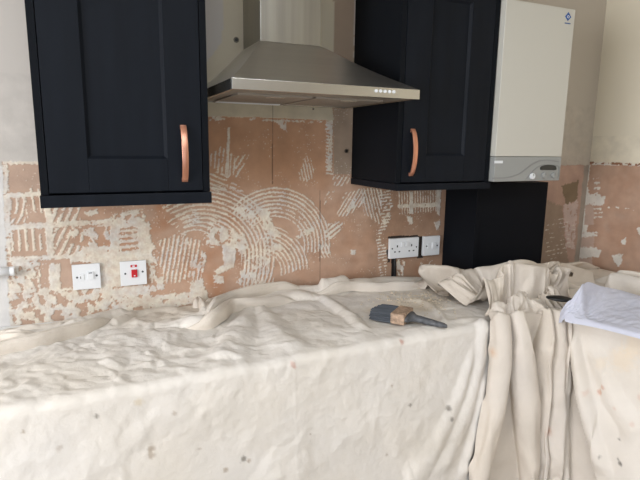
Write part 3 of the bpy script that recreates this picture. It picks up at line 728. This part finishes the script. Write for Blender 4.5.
# swept folds of the same sheet: leaning, creased ribbons of cloth
def roll(s, pts, wd, h, lift=0.0, n=10, seed=0, lean=.5, start=True, end=True, crest=.15, tl=.05, wm=.6):
    ij = [s.find(p) for p in pts]
    P0 = np.array([s.P[i] for i in ij]); N0 = np.array([s.N[i] for i in ij])
    lf = np.atleast_1d(lift); lf = np.interp(np.linspace(0, 1, len(pts)), np.linspace(0, 1, len(lf)), lf)
    P0 = P0+N0*lf[:, None]
    c = catmull(P0, n); Nn = catmull(N0, n); Nn /= np.linalg.norm(Nn, axis=1)[:, None]
    ker = np.hanning(9)[1:-1]; ker /= ker.sum()
    for i in range(3): c[:, i] = np.convolve(np.pad(c[:, i], 3, mode='edge'), ker, 'valid'); Nn[:, i] = np.convolve(np.pad(Nn[:, i], 3, mode='edge'), ker, 'valid')
    T = np.gradient(c, axis=0); T /= np.linalg.norm(T, axis=1)[:, None]+1e-9
    Bn = np.cross(T, Nn); Bn /= np.linalg.norm(Bn, axis=1)[:, None]+1e-9
    Nn = np.cross(Bn, T)
    sg = 1.0 if (Bn.mean(0)@np.array([-.35, -1, 0])) > 0 else -1.0     # side that faces the room
    m = len(c); t = np.linspace(0, 1, m); Ls = np.concatenate([[0], np.cumsum(np.linalg.norm(np.diff(c, axis=0), axis=1))])
    W_ = np.interp(t, np.linspace(0, 1, len(np.atleast_1d(wd))), np.atleast_1d(wd)); H_ = np.interp(t, np.linspace(0, 1, len(np.atleast_1d(h))), np.atleast_1d(h))
    sink = np.zeros(m)
    if start: f = sst(0, tl, Ls); H_ = H_*(.15+.85*f); W_ = W_*(wm+(1-wm)*f); sink += .03*(1-f)
    if end: f = sst(0, tl, Ls[-1]-Ls); H_ = H_*(.15+.85*f); W_ = W_*(wm+(1-wm)*f); sink += .03*(1-f)
    ns = 34; q = np.linspace(-1, 1, ns)[None, :]; LL = Ls[:, None]
    cs = crest+.35*noise(LL*7, LL*0, seed)
    x = np.where(q > cs, (q-cs)/(1-cs), (q-cs)/(1+cs))
    pw = 2.0+.8*noise(LL*6+3, LL*0, seed+2)
    z = np.clip(1-np.abs(x)**pw, 0, 1)**.55*(1-(.30+.35*noise(LL*5, LL*0, seed+3))*sg*q)
    z = z*(1+.16*noise(LL*11, q*.8, seed+4))+.10*ridged(LL*4+q*.5, q*1.6+.5*noise(LL*8, LL*0, seed), 1, seed+6)*(1-q*q)
    z = z+.07*(facets(LL+.004*seed, q*.022+seed, .045, seed)-facets(LL, q*.02+seed, .05, seed+3))*(1-q**4)
    y = q+lean*z*sg*.55+.3*noise(LL*10, LL*0, seed+8)
    skirt = -.55*np.clip((np.abs(q)-.82)/.18, 0, 1)**2
    V = c[:, None, :]+Bn[:, None, :]*(y*W_[:, None])[..., None]+Nn[:, None, :]*((z+skirt)*H_[:, None]-sink[:, None])[..., None]
    return V

def join_grids(name, grids, m, label, cat, drop=None, whole=False):
    Vs, Q, Cs, off = [], [], [], 0
    for V, col, flip in grids:
        nu, nv = V.shape[:2]; idx = np.arange(nu*nv).reshape(nu, nv)+off
        q = np.stack([idx[:-1, :-1], idx[1:, :-1], idx[1:, 1:], idx[:-1, 1:]], -1).reshape(-1, 4)
        Q.append(q[:, ::-1] if flip else q); Vs.append(V.reshape(-1, 3)); Cs.append(col.reshape(-1, 3)); off += nu*nv
    Q = np.concatenate(Q)
    if drop is not None: Q = Q[~(drop[Q].all(1) if whole else drop[Q].any(1))]
    o = raw_mesh(name, np.concatenate(Vs), Q, np.concatenate(Cs), m); return tag(o, label, cat)
def roll_col(V, seed):
    return cloth_col(V[..., 0]+V[..., 2]*.7, V[..., 1], seed)*np.array([.985, .975, .97])

def sheet_main():
    s = Sheet(0, 10.3, 0, 0.0, .82, 'A')
    # ---- broad folds
    s.ridge([(0, 347), (35, 341), (77, 330), (105, 320), (134, 309)], [.028, .03, .025], .030, 0, .25)
    s.ridge([(0, 339), (14, 334), (42, 330), (70, 327)], .022, .022, 0)
    s.ridge([(40, 326), (90, 316), (134, 309), (167, 308), (184, 313)], .03, .010, .7)
    s.ridge([(134, 309), (128, 318), (112, 326)], .02, .016, .7)
    s.ridge([(167, 323), (202, 324), (215, 316), (228, 304), (252, 300), (285, 298), (330, 296)], .032, .032, 0, .2)
    s.ridge([(184, 314), (202, 317), (212, 307), (230, 297), (255, 289), (280, 285), (302, 281), (318, 274), (335, 270), (343, 277), (363, 280), (395, 280), (440, 277)], .030, .034, 0, .2)
    s.ridge([(318, 275), (335, 271), (345, 279)], .05, .052, .8)
    s.ridge([(270, 290), (315, 290), (350, 285), (382, 288), (419, 285), (440, 283)], .024, .024, 0)
    s.ridge([(252, 302), (244, 322), (232, 345), (222, 362)], [.03, .07, .08], .016, 1.3)
    s.ridge([(252, 302), (272, 325), (292, 352)], [.03, .07, .07], .013, 1.3)
    s.ridge([(318, 296), (331, 303), (352, 318), (366, 332)], [.03, .03], .013, 1)
    s.ridge([(405, 300), (424, 303), (440, 314), (446, 326)], .018, .010, 1)
    s.ridge([(480, 318), (484, 335), (478, 380), (462, 430), (436, 480)], [.03, .035, .06], .013, 1.3)
    s.ridge([(476, 345), (455, 410), (420, 470), (405, 480)], [.02, .05, .07], .011, 1.4)
    s.ridge([(487, 372), (476, 430), (462, 480)], .03, .012, 1.2)
    s.ridge([(478, 318), (440, 323), (400, 334)], .03, .006, 1)
    # bunch mound
    s.ridge([(450, 286), (480, 283), (515, 282), (550, 282), (575, 280)], .085, .030, 1)
    s.ridge([(490, 300), (530, 302), (560, 306)], .05, .018, 1)
    # ---- crumple
    X, Y = s.U, s.V
    wx = X+.05*fbm(X*5, Y*5, 3, 2); wy = Y+.05*fbm(X*5, Y*5, 3, 8)
    cr = ridged(wx*7, wy*7, 3, 3); cr2 = ridged(wx*15+wy*6, wy*17, 2, 13); cr3 = ridged(wx*26, wy*26-wx*9, 2, 23)
    soft = fbm(X*3, Y*3, 3, 33)
    topm = sst(.03, -.03, Y); leftm = 1-sst(.9, 1.5, X)
    amp = (.0028+.0052*topm*leftm+.002*topm)
    backf = sst(0, .07, np.abs(Y-Y[:, :1]))
    fa_ = facets(wx, wy, .085, 3)-facets(wx+.02, wy, .10, 4); fb_ = facets(wx+.3*wy, wy, .042, 5)-facets(wx, wy+.2*wx, .05, 6); fc_ = facets(wx, wy-.4*wx, .026, 9)-facets(wx, wy, .03, 10)
    s.H += backf*((.0040+.0012*topm*leftm+.003*topm)*(fa_+.3)*(.8+.8*fbm(X*4, Y*4, 2, 77))+(.0028+.0030*topm*leftm+.0004*topm)*fb_+(.0018+.0022*topm*leftm+.0004*topm)*fc_)+.4*amp*cr*backf
    s.H += .008*soft*(1-topm)*sst(0, .25, Y)+.004*soft*topm*backf+.003
    # long shallow drape folds on the hanging face
    s.H += .006*(1-topm)*sst(0, .3, Y)*np.sin((X*1.0-.35*Y)*13+2*soft)
    s.H = np.maximum(s.H, 0.001)
    s.apply()
    col = cloth_col(X, Y, 50)
    DK = lin(92, 84, 72); RD = lin(176, 104, 78); BR = lin(150, 128, 104)
    for q, r, c, op in (((98, 417), .008, DK, .8), ((152, 450), .013, BR, .7), ((153, 456), .012, BR, .6), ((25, 434), .006, BR, .7), ((245, 460), .012, DK, .8), ((251, 461), .008, BR, .8), ((228, 471), .01, BR, .7), ((295, 364), .011, RD, .5), ((296, 369), .007, RD, .5),
                        ((412, 407), .008, DK, .8), ((404, 341), .011, RD, .65), ((394, 386), .006, BR, .7), ((451, 408), .013, DK, .8), ((454, 421), .011, DK, .8), ((60, 449), .01, BR, .4), ((140, 404), .015, lin(205, 186, 150), .5), ((176, 414), .008, BR, .5), ((420, 324), .005, DK, .6), ((312, 433), .006, BR, .6), ((388, 456), .007, BR, .6), ((344, 306), .004, BR, .6), ((200, 450), .006, BR, .5)):
        col = stain(s, col, q, r, c, op)
    # damp plaster marks under the brush
    i = s.find((412, 303)); r = np.hypot((s.U-s.U[i])/1.9, s.V-s.V[i])*(1+.5*fbm(X*14, Y*14, 3, 9)); a = (sst(.11, .04, r)*.45)[..., None]; col = col*(1-a)+lin(196, 178, 148)*a
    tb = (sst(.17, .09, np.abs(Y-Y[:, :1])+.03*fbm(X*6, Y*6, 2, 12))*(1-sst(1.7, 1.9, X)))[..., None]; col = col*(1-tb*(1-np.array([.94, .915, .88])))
    # seam down the front face
    i = s.find((297, 420)); sm = np.abs(s.U-s.U[i]+.002*noise(Y*20, X*0, 2)); s.P += s.N*(.0009*np.exp(-(sm/.004)**2)*(Y > .02))[..., None]
    grids = [(s.P, col, False)]
    def add(pts, wd, h, lift=0, seed=0, **k):
        V = roll(s, pts, wd, h, lift, seed=seed, **k); grids.append((V, roll_col(V, 60+seed)*np.array([.94, .915, .88]), True))
    # long creased folds along the wall
    add([(-30, 355), (0, 348), (35, 341), (77, 330), (105, 321), (136, 310)], [.026, .026, .022, .02], [.030, .028, .024], -.002, 31, tl=.16, wm=.15, lean=.8, start=False)
    add([(-30, 346), (0, 340), (14, 335), (42, 331), (72, 328)], .022, .024, -.002, 32, tl=.16, wm=.15, start=False)
    add([(166, 324), (186, 325), (203, 324), (216, 315), (229, 304), (252, 301), (285, 299), (320, 297)], [.018, .026, .028, .02], .028, -.004, 33, tl=.16, wm=.15, lean=.7)
    add([(186, 315), (203, 317), (213, 307), (231, 297), (255, 290), (280, 286), (302, 282), (318, 277)], [.016, .022, .024], .030, -.004, 34, tl=.16, wm=.15, lean=.6)
    add([(300, 289), (330, 288), (350, 285), (382, 287), (419, 285), (442, 281)], [.018, .022, .018], .024, -.003, 35, tl=.16, wm=.15, lean=.7)
    add([(196, 308), (197, 301), (201, 303), (207, 309)], .014, .026, .0, 26)
    return s, join_grids('dust_sheet', grids, M['cloth'], 'large cream cotton dust sheet draped over the worktop beneath the hood', 'dust sheet')
sA, dust_sheet = sheet_main()

# beige sheet: gathered by hand into ripples, then dropped and settled by a short cloth simulation
def simulate(verts, quads, pins, colliders, frames, bend=4.0):
    me = bpy.data.meshes.new('sim'); me.from_pydata([tuple(v) for v in verts], [], [tuple(int(i) for i in q) for q in quads]); me.update()
    ob = bpy.data.objects.new('sim', me); C.objects.link(ob)
    vg = ob.vertex_groups.new(name='pin')
    for i, wgt in pins: vg.add([int(i)], float(wgt), 'REPLACE')
    tmp = [ob]
    for V, Q in colliders:
        cm = bpy.data.meshes.new('col'); cm.from_pydata([tuple(v) for v in V], [], [tuple(int(i) for i in q) for q in Q]); cm.update()
        co = bpy.data.objects.new('col', cm); C.objects.link(co); co.modifiers.new('c', 'COLLISION'); tmp.append(co)
        co.collision.thickness_outer = .004; co.collision.cloth_friction = 25; co.collision.use_culling = False
    md = ob.modifiers.new('cloth', 'CLOTH'); st = md.settings
    st.quality = 5; st.mass = .25; st.tension_stiffness = 25; st.compression_stiffness = 25; st.shear_stiffness = 8; st.bending_stiffness = bend; st.air_damping = 2.5
    st.tension_damping = 8; st.compression_damping = 8; st.shear_damping = 8; st.bending_damping = .6
    st.vertex_group_mass = 'pin'; st.pin_stiffness = 1.0
    cs = md.collision_settings; cs.use_collision = True; cs.distance_min = .004; cs.collision_quality = 2; cs.use_self_collision = True; cs.self_distance_min = .005; cs.self_friction = 6
    md.point_cache.frame_start = 1; md.point_cache.frame_end = frames+2
    for f in range(1, frames+1): scene.frame_set(f)
    dg = bpy.context.evaluated_depsgraph_get(); ev = ob.evaluated_get(dg); em = ev.to_mesh()
    out = np.empty(len(em.vertices)*3); em.vertices.foreach_get('co', out); ev.to_mesh_clear()
    for o in tmp: bpy.data.objects.remove(o)
    scene.frame_set(1)
    return out.reshape(-1, 3)
def bunch():
    s = sA; s.proj(s.base)
    rows = [318, 328, 350, 400, 440, 480]
    VL = [[484, 486, 488, 483, 475, 466], [500, 502, 503, 496, 487, 478], [500.6, 503, 505, 508, 512, 517], [514, 517, 523, 529.5, 528.5, 527], [538, 536, 527, 530.3, 529.3, 527.8], [547, 546, 543, 540, 543, 545], [562, 562, 560, 557, 556, 556], [566, 566, 566, 568, 568, 567], [571, 572, 576, 586, 595, 606]]
    DP = [.066, .008, .080, .006, .074, .066, .054, .015]
    # plan curves
    jE = int(np.argmin(np.abs(s.V[0]-.03)))
    ua, ub = s.U[s.find((486, 320))], s.U[s.find((572, 319))]
    na, nt, nh = 76, 46, 32
    ue = np.linspace(ua, ub, na)
    E = np.stack([np.interp(ue, s.U[:, 0], s.base[:, jE, i]) for i in range(2)], 1); Nn = np.stack([np.interp(ue, s.U[:, 0], s.N[:, -1, i]) for i in range(2)], 1)
    bk = np.array([(1.17, -.15), (1.30, -.14), (1.40, -.16), (1.50, -.25), (1.70, -.26), (1.86, -.25), (1.97, -.14), (2.25, -.10)])
    B = np.stack([np.interp(np.linspace(0, 7, na), range(8), bk[:, i]) for i in range(2)], 1)
    a = np.linspace(0, 1, na)
    P = np.zeros((na, nt+nh, 3))
    for j in range(nt):
        t = j/(nt-1)                                   # 0 back .. 1 edge
        te = t**.9
        p = B*(1-te)+E*te
        amp = .095*np.sin(np.pi*min(1, t*1.02))**.5*(1-.6*sst(.75, 1, t))
        rip = amp*np.sin(2*np.pi*(3.7*t+.55*noise(a*2.2, a*0+.3, 3)+.35*noise(a*5, a*0+t*3, 5)))*(.75+.5*noise(a*3, a*0+t*4, 7))
        sway = .035*np.sin(2*np.pi*(3.1*a+.6*t))*sst(.5, 1, t)
        P[:, j, :2] = p+np.stack([.02*noise(a*6, a*0+t*6, 9), .03*noise(a*6, a*0+t*6, 11)], 1)*np.sin(np.pi*t)
        P[:, j, 2] = TOPZ+.015+.10*sst(0, .15, t)+rip-.075*sst(.6, 1, t)+np.abs(sway)*.6
    for j in range(nh):
        d = .72*(j+1)/nh; v = .035+d
        P[:, nt+j, :2] = E+Nn*(.05*d); P[:, nt+j, 2] = TOPZ-.012-d
    # pleats (arc-shaped) along the edge and below it
    vx = np.linspace(-.2, .9, 300); vals = []
    for vl in VL:
        uv = s.uvs(list(zip(vl, rows))); uv = uv[np.argsort(uv[:, 1])]; ux = np.interp(vx, uv[:, 1], uv[:, 0])
        ker = np.hanning(41); ker /= ker.sum(); vals.append(np.convolve(np.pad(ux, 20, mode='edge'), ker, 'valid'))
    vals = np.array(vals)                               # [line, v]
    nl = len(VL)
    # distribute cloth columns over the pleats by arc length
    arc = np.array([.02+2.1*d for d in DP])+.03; ca = np.concatenate([[0], np.cumsum(arc)]); ca /= ca[-1]
    for j in range(nt+nh):
        v = -.10*(1-(j-nt*.8)/(nt*.2)) if j < nt else .035+.72*(j-nt+1)/nh
        wgt = sst(nt*.72, nt+1, j)
        if wgt <= 0: continue
        lines = np.array([np.interp(v, vx, vals[k]) for k in range(nl)])
        lines = np.maximum.accumulate(lines+np.arange(nl)*1e-3)
        k = np.clip(np.searchsorted(ca, a, side='right')-1, 0, nl-2); f = (a-ca[k])/(ca[k+1]-ca[k])
        g = np.clip(.5-.62*np.cos(np.pi*f), -.06, 1.06)           # rounded, slightly overhanging flanks
        u = lines[k]+(lines[k+1]-lines[k])*g
        h = np.array(DP)[k]*np.sin(np.pi*f)**.7*(1+.12*noise(a*9, a*0+v*5, 13))+.010
        b2 = np.stack([np.interp(u, s.U[:, 0], s.base[:, -1 if j >= nt else jE, i]) for i in range(2)], 1)
        if j >= nt: b2 = np.stack([np.interp(u, s.U[:, 0], s.base[:, jE, i]) for i in range(2)], 1); b2 = b2+np.stack([np.interp(u, s.U[:, 0], s.N[:, -1, i]) for i in range(2)], 1)*(.05*(v-.03)/.8)
        n2 = np.stack([np.interp(u, s.U[:, 0], s.N[:, -1, i]) for i in range(2)], 1)
        if j >= nt:
            q = np.column_stack([b2+n2*h[:, None], P[:, j, 2]])
        else:
            up = np.interp(j, [nt*.72, nt], [1, .45]); t = j/(nt-1)
            q = np.column_stack([P[:, j, :2]*(1-wgt)+(b2+n2*(h*(1-up)-(1-t)*.28)[:, None])*wgt, P[:, j, 2]*(1-wgt)+(TOPZ+.012+h*up)*wgt]); 
            P[:, j] = q; continue
        P[:, j] = P[:, j]*(1-wgt)+q*wgt
    idx = np.arange(na*(nt+nh)).reshape(na, nt+nh)
    quads = np.stack([idx[:-1, :-1], idx[1:, :-1], idx[1:, 1:], idx[:-1, 1:]], -1).reshape(-1, 4)
    pins = [(i, 1.0) for i in idx[:, 0]]+[(i, 1.0) for i in idx[:, nt-1]]+[(i, 1.0) for i in idx[:, nt+2]]+[(i, 1.0) for j_ in (10, 20, 31) for i in idx[:, nt+j_]]
    # colliders: coarse main sheet, boxed panel, walls
    cg = s.P[::5, ::5]; ci = np.arange(cg.shape[0]*cg.shape[1]).reshape(cg.shape[:2])
    keep = np.where((s.U[::5, 0] > ua-.5))[0]; ci = ci[keep[0]:]
    cq = np.stack([ci[:-1, :-1], ci[1:, :-1], ci[1:, 1:], ci[:-1, 1:]], -1).reshape(-1, 4)
    def cbox(x0, x1, y0, y1, z0, z1):
        V = [(x, y, z) for z in (z0, z1) for y in (y0, y1) for x in (x0, x1)]
        return V, [(0, 2, 3, 1), (4, 5, 7, 6), (0, 1, 5, 4), (1, 3, 7, 5), (3, 2, 6, 7), (2, 0, 4, 6)]
    cols = [(cg.reshape(-1, 3), cq), cbox(1.434, 1.832, -.21, 0, .9, 1.35), cbox(.5, 2.5, -.004, .1, .8, 1.6), cbox(XR-.004, XR+.1, -1.5, .1, .8, 1.6)]
    if SIM_FRAMES: P = simulate(P.reshape(-1, 3), quads, pins, cols, SIM_FRAMES).reshape(na, nt+nh, 3)
    col = cloth_col(np.repeat(a[:, None], nt+nh, 1)*1.2, np.repeat(np.arange(nt+nh)[None]*.022, na, 0), 260)*np.array([.90, .865, .83])
    qx, qy, qz = projv(P)
    for q, r_, c_ in (((549, 432), .016, lin(186, 128, 100)), ((493, 352), .02, lin(208, 172, 140)), ((547, 380), .012, lin(196, 160, 130))):
        d_ = (qx-q[0])**2+(qy-q[1])**2; p_ = P[np.unravel_index(d_.argmin(), d_.shape)]; a_ = (sst(r_, r_*.4, np.linalg.norm(P-p_, axis=2))*.7)[..., None]; col = col*(1-a_)+c_*a_
    o = join_grids('dust_sheet', [(P, col, False)], M['cloth'], 'beige dust sheet bunched up below the boiler and hanging in long pleats', 'dust sheet')
    m = o.modifiers.new('subsurf', 'SUBSURF'); m.levels = 2; m.render_levels = 2
    return o
SIM_FRAMES = 26
bunch_sheet = bunch()

def sheet_right():
    s = Sheet(8.72, 13, .022, .18, .80, 'B', flare=.10)
    X, Y = s.U, s.V
    s.ridge([(572, 322), (578, 370), (588, 420), (604, 480)], [.02, .03, .04], .026, .8)
    s.ridge([(590, 345), (612, 400), (640, 440)], [.03, .06], .014, 1)
    s.ridge([(600, 278), (640, 292), (670, 300)], .05, .03, .7)
    s.ridge([(620, 284), (640, 288)], .03, .026, .7)
    cr = ridged(X*5+.3*fbm(X*4, Y*4, 2, 3), Y*5, 3, 103); soft = fbm(X*3, Y*3, 3, 133); topm = sst(.03, -.03, Y)
    s.H += .003*cr+.01*soft*sst(0, .3, np.abs(Y))+.006+.010*(1-topm)*sst(0, .3, Y)*np.sin(X*17+Y*4+2*soft)
    s.H = np.maximum(s.H, .001); s.apply()
    col = cloth_col(X+9, Y, 150)*np.array([1.0, .985, .97])
    OR = lin(205, 150, 122); YL = lin(232, 212, 184); DK = lin(70, 64, 58)
    for q, r, c, op in (((598, 392), .016, OR, .7), ((600, 388), .012, OR, .6), ((584, 392), .014, OR, .25), ((618, 463), .009, DK, .9), ((616, 459), .006, DK, .8), ((617, 440), .006, DK, .8), ((598, 456), .006, DK, .6), ((620, 360), .05, YL, .5), ((632, 350), .04, YL, .5), ((600, 362), .03, YL, .35), ((612, 408), .008, OR, .3), ((630, 425), .012, OR, .25), ((638, 398), .012, OR, .3)):
        col = stain(s, col, q, r, c, op)
    grids = [(s.P, col, False)]
    def add(pts, wd, h, lift=0, seed=0, **k):
        V = roll(s, pts, wd, h, lift, seed=seed, **k); grids.append((V, roll_col(V, 60+seed), True))
    add([(598, 283), (615, 282), (640, 288), (670, 296)], .034, .046, -.005, 41, end=False)
    add([(606, 278), (622, 277), (640, 281), (670, 288)], .03, .04, -.005, 42, end=False)
    s.proj(s.base)
    drop = (s.px < np.interp(s.py, [318, 350, 400, 440, 480, 560], [565, 569, 578, 586, 597, 615])) & (s.V > -.03)
    drop = np.concatenate([drop.ravel()]+[np.zeros(g[0].shape[0]*g[0].shape[1], bool) for g in grids[1:]])
    return s, join_grids('dust_sheet', grids, M['cloth'], 'cream dust sheet with orange stains hanging at the right edge of the picture', 'dust sheet', drop)
sB, dust_b = sheet_right()

def sheet_lilac():
    # bluish-white cloth over the right-hand worktop, built as its own piece
    A0 = [on(570, 304, 2, .985), on(566, 317, 2, .957), on(592, 322, 2, .957), on(615, 327, 2, .957), on(640, 333.5, 2, .957), on(680, 343, 2, .957)]
    nu, nv = 150, 90
    top = [(571, 300, 1.0), (579, 289, 1.035), (588, 282, 1.05), (601, 286, 1.02), (620, 290, .995), (645, 297, .985), (690, 307, .98)]
    bot = [(566, 317, .950), (572, 318.5, .950), (584, 320.5, .950), (597, 323, .950), (616, 327.5, .950), (642, 334, .950), (690, 345, .950)]
    Tt = catmull([on(a, b, 2, z) for a, b, z in top], 10); Bb = catmull([on(a, b, 2, z) for a, b, z in bot], 10)
    tt = np.linspace(0, len(Tt)-1, nu)
    Tt = np.stack([np.interp(tt, range(len(Tt)), Tt[:, i]) for i in range(3)], 1); Bb = np.stack([np.interp(tt, range(len(Bb)), Bb[:, i]) for i in range(3)], 1)
    v = np.linspace(0, 1, nv)[None, :, None]
    P = Tt[:, None]*(1-v)+Bb[:, None]*v
    U = np.repeat(np.linspace(0, .6, nu)[:, None], nv, 1); Vv = np.repeat(np.linspace(0, .35, nv)[None], nu, 0)
    sag = np.sin(np.pi*v[..., 0])
    z = -.02*sag*np.exp(-((U-.25)/.18)**2)+.006*fbm(U*9, Vv*9, 3, 5)+.004*ridged(U*12+Vv*10, Vv*8, 2, 9)
    z += .022*np.exp(-((U-.13-.10*v[..., 0])/.035)**2)*(1-v[..., 0])-.015*np.exp(-((U-.22)/.05)**2)*sag
    P[..., 2] += z*sst(0, .12, v[..., 0])*sst(0, .12, 1-v[..., 0])
    # rounded over the front edge, tucked down at the back and on the left flank
    rows = [P[:, -1]+np.array([-.004, -.002, -.006]), P[:, -1]+np.array([-.006, -.003, -.014])]
    bk_ = [P[:, 0]+np.array([.005, .008, -.006])*k+np.array([0, 0, -.0035])*k*k for k in (5, 4, 3, 2, 1)]
    P = np.stack(bk_+[P[:, j] for j in range(nv)]+rows, 1)
    fz = np.linspace(1, 0, P.shape[1])[:, None]**.7; fl = [P[0]+fz*np.array([-.0035*k, .003*k, -.0010*k*k-.001*k]) for k in range(9, 0, -1)]
    P = np.concatenate([np.array(fl), P], 0)
    col = np.ones(P.shape)*lin(206, 208, 222)
    o = join_grids('cloth', [(P, col, False)], M['cloth'], 'smooth bluish white cloth spread over the right-hand worktop near the corner', 'cloth')
    return o
lil = sheet_lilac()

# ------------------------------------------------------------------ paintbrush lying on the sheet
def topz(q, s=sA): i = s.find(q); return s.P[i]
def brush():
    pa = topz((378, 312)); pb = topz((447, 327))
    za = max(pa[2], pb[2])+.004
    a = on(375, 312, 2, za+.014); b = on(447, 326.5, 2, za+.006)
    d = b-a; Ln = np.linalg.norm(d); ang = math.atan2(d[1], d[0])
    t = thing('paintbrush', (a[0], a[1], za), 'wide paintbrush with dark stiff bristles and crusted ferrule lying on the dust sheet', 'paintbrush')
    t.rotation_euler = (0, 0, ang)
    Wd = .096; lb, lf = Ln*.29, Ln*.24; th = .032
    # bristles: bundle flaring and ragged at the tip
    bm = bmesh.new(); n = 26
    for i in range(n):
        for j in range(5):
            y0 = (i/(n-1)-.5)*Wd*.96; z0 = .004+j*th/5; fl = 1.05+random.uniform(-.03, .03); tip = -random.uniform(0, .010)+abs(i/(n-1)-.5)*.012
            r = .0024
            pts = [(tip, y0*fl+random.uniform(-.001, .001), z0*.9+.001), (lb*.5, y0*1.02, z0), (lb+.006, y0, z0)]
            prev = None
            for k, (x, y, z) in enumerate(pts):
                rr = r*(1.1 if k else .7)
                ring = [bm.verts.new((x, y+rr*math.cos(a_), z+rr*1.3*math.sin(a_))) for a_ in (0, 1.57, 3.14, 4.71)]
                if prev:
                    for q_ in range(4): bm.faces.new((prev[q_], prev[(q_+1) % 4], ring[(q_+1) % 4], ring[q_]))
                else: bm.faces.new(ring)
                prev = ring
    o = bm_obj('bristles', bm, M['bristle'], t); o['kind'] = 'stuff'
    bm = bmesh.new(); add_box(bm, lb, lb+lf*.8, -Wd/2, Wd/2, 0, th+.004, .004, 3); 
    for v in bm.verts: v.co += Vector((0, random.uniform(-.0008, .0008), random.uniform(-.0008, .0008)))
    bm_obj('ferrule', bm, M['ferrule'], t, True)
    # handle: shoulders, waist, tapering tail
    prof = [(lb+lf*.8, Wd*.47, .013), (lb+lf*.92, Wd*.45, .013), (lb+lf*1.05, Wd*.30, .0125), (lb+lf*1.25, Wd*.17, .011), (lb+lf*1.6, Wd*.165, .0105), (lb+lf*2.1, Wd*.15, .0095), (lb+lf*2.6, Wd*.11, .0085), (Ln*.97, Wd*.085, .007), (Ln, Wd*.05, .005)]
    c = catmull(prof, 5); bm = bmesh.new(); rings = []
    for x, w_, h_ in c:
        zc = .015+(.004-.015)*max(0, (x-lb-lf)/(Ln-lb-lf))+.002
        zc = max(zc, h_)
        rings.append([bm.verts.new((x, w_*math.copysign(abs(math.cos(q_))**.8, math.cos(q_)), zc+h_*math.sin(q_))) for q_ in np.linspace(0, 2*math.pi, 17)[:-1]])
    for r1, r2 in zip(rings, rings[1:]):
        for k in range(16): bm.faces.new((r1[k], r1[(k+1) % 16], r2[(k+1) % 16], r2[k]))
    bm.faces.new(rings[0]); bm.faces.new(rings[-1][::-1])
    h = bm_obj('handle', bm, M['handle'], t, True)
    bm = bmesh.new(); x = Ln*.955
    ring = [(x+.004*math.cos(a_), .004*math.sin(a_)) for a_ in np.linspace(0, 2*math.pi, 13)[:-1]]
    r1 = [bm.verts.new((p[0], p[1], .0148)) for p in ring]; r2 = [bm.verts.new((p[0], p[1], .010)) for p in ring]
    bm.faces.new(r1)
    for k in range(12): bm.faces.new((r1[k], r1[(k+1) % 12], r2[(k+1) % 12], r2[k]))
    bm_obj('hanging_hole', bm, M['black'], h)
    return t
br = brush()

# crumbs of plaster around the brush
bm = bmesh.new()
for i in range(260):
    q = (random.gauss(418, 18), random.gauss(297.5, 4.5)) if i < 200 else (random.uniform(360, 460), random.uniform(292, 322))
    ij = sA.find(q); p = sA.P[ij]
    if not sA.top[ij]: continue
    r = random.uniform(.0012, .0042)*(1.5 if random.random() < .1 else 1)
    b = bmesh.new(); bmesh.ops.create_icosphere(b, subdivisions=1, radius=r)
    for v in b.verts: v.co = Vector((v.co.x*random.uniform(.6, 1.3), v.co.y*random.uniform(.6, 1.3), v.co.z*random.uniform(.4, .8)))+Vector((p[0]+random.uniform(-.002, .002), p[1]+random.uniform(-.002, .002), p[2]+r*.35))
    merge(bm, b)
tag(bm_obj('plaster_crumbs', bm, M['crumb']), 'pale crumbs of plaster scattered on the sheet behind the paintbrush', 'debris', kind='stuff')

# dark flat thing half hidden in the folds
a = on(546, 297, 2, .985); b = on(572, 300, 2, .985); d = b-a; L_ = np.linalg.norm(d)
t = thing('dark_flat_item', tuple(a-np.array([0, 0, .012])), 'dark flat object half hidden in the folds beside the bluish cloth', 'dark_item')
t.rotation_euler = (0, 0, math.atan2(d[1], d[0]))
bm = bmesh.new(); rings = []
for x, w_, h_ in catmull([(0, .006, .003), (L_*.15, .018, .006), (L_*.5, .026, .009), (L_*.8, .022, .008), (L_*1.05, .008, .004)], 6):
    rings.append([bm.verts.new((x, w_*math.cos(q_), .012+h_*math.sin(q_))) for q_ in np.linspace(0, 2*math.pi, 17)[:-1]])
for r1, r2 in zip(rings, rings[1:]):
    for k in range(16): bm.faces.new((r1[k], r1[(k+1) % 16], r2[(k+1) % 16], r2[k]))
bm.faces.new(rings[0]); bm.faces.new(rings[-1][::-1])
bm_obj('shell', bm, M['black'], t, True)
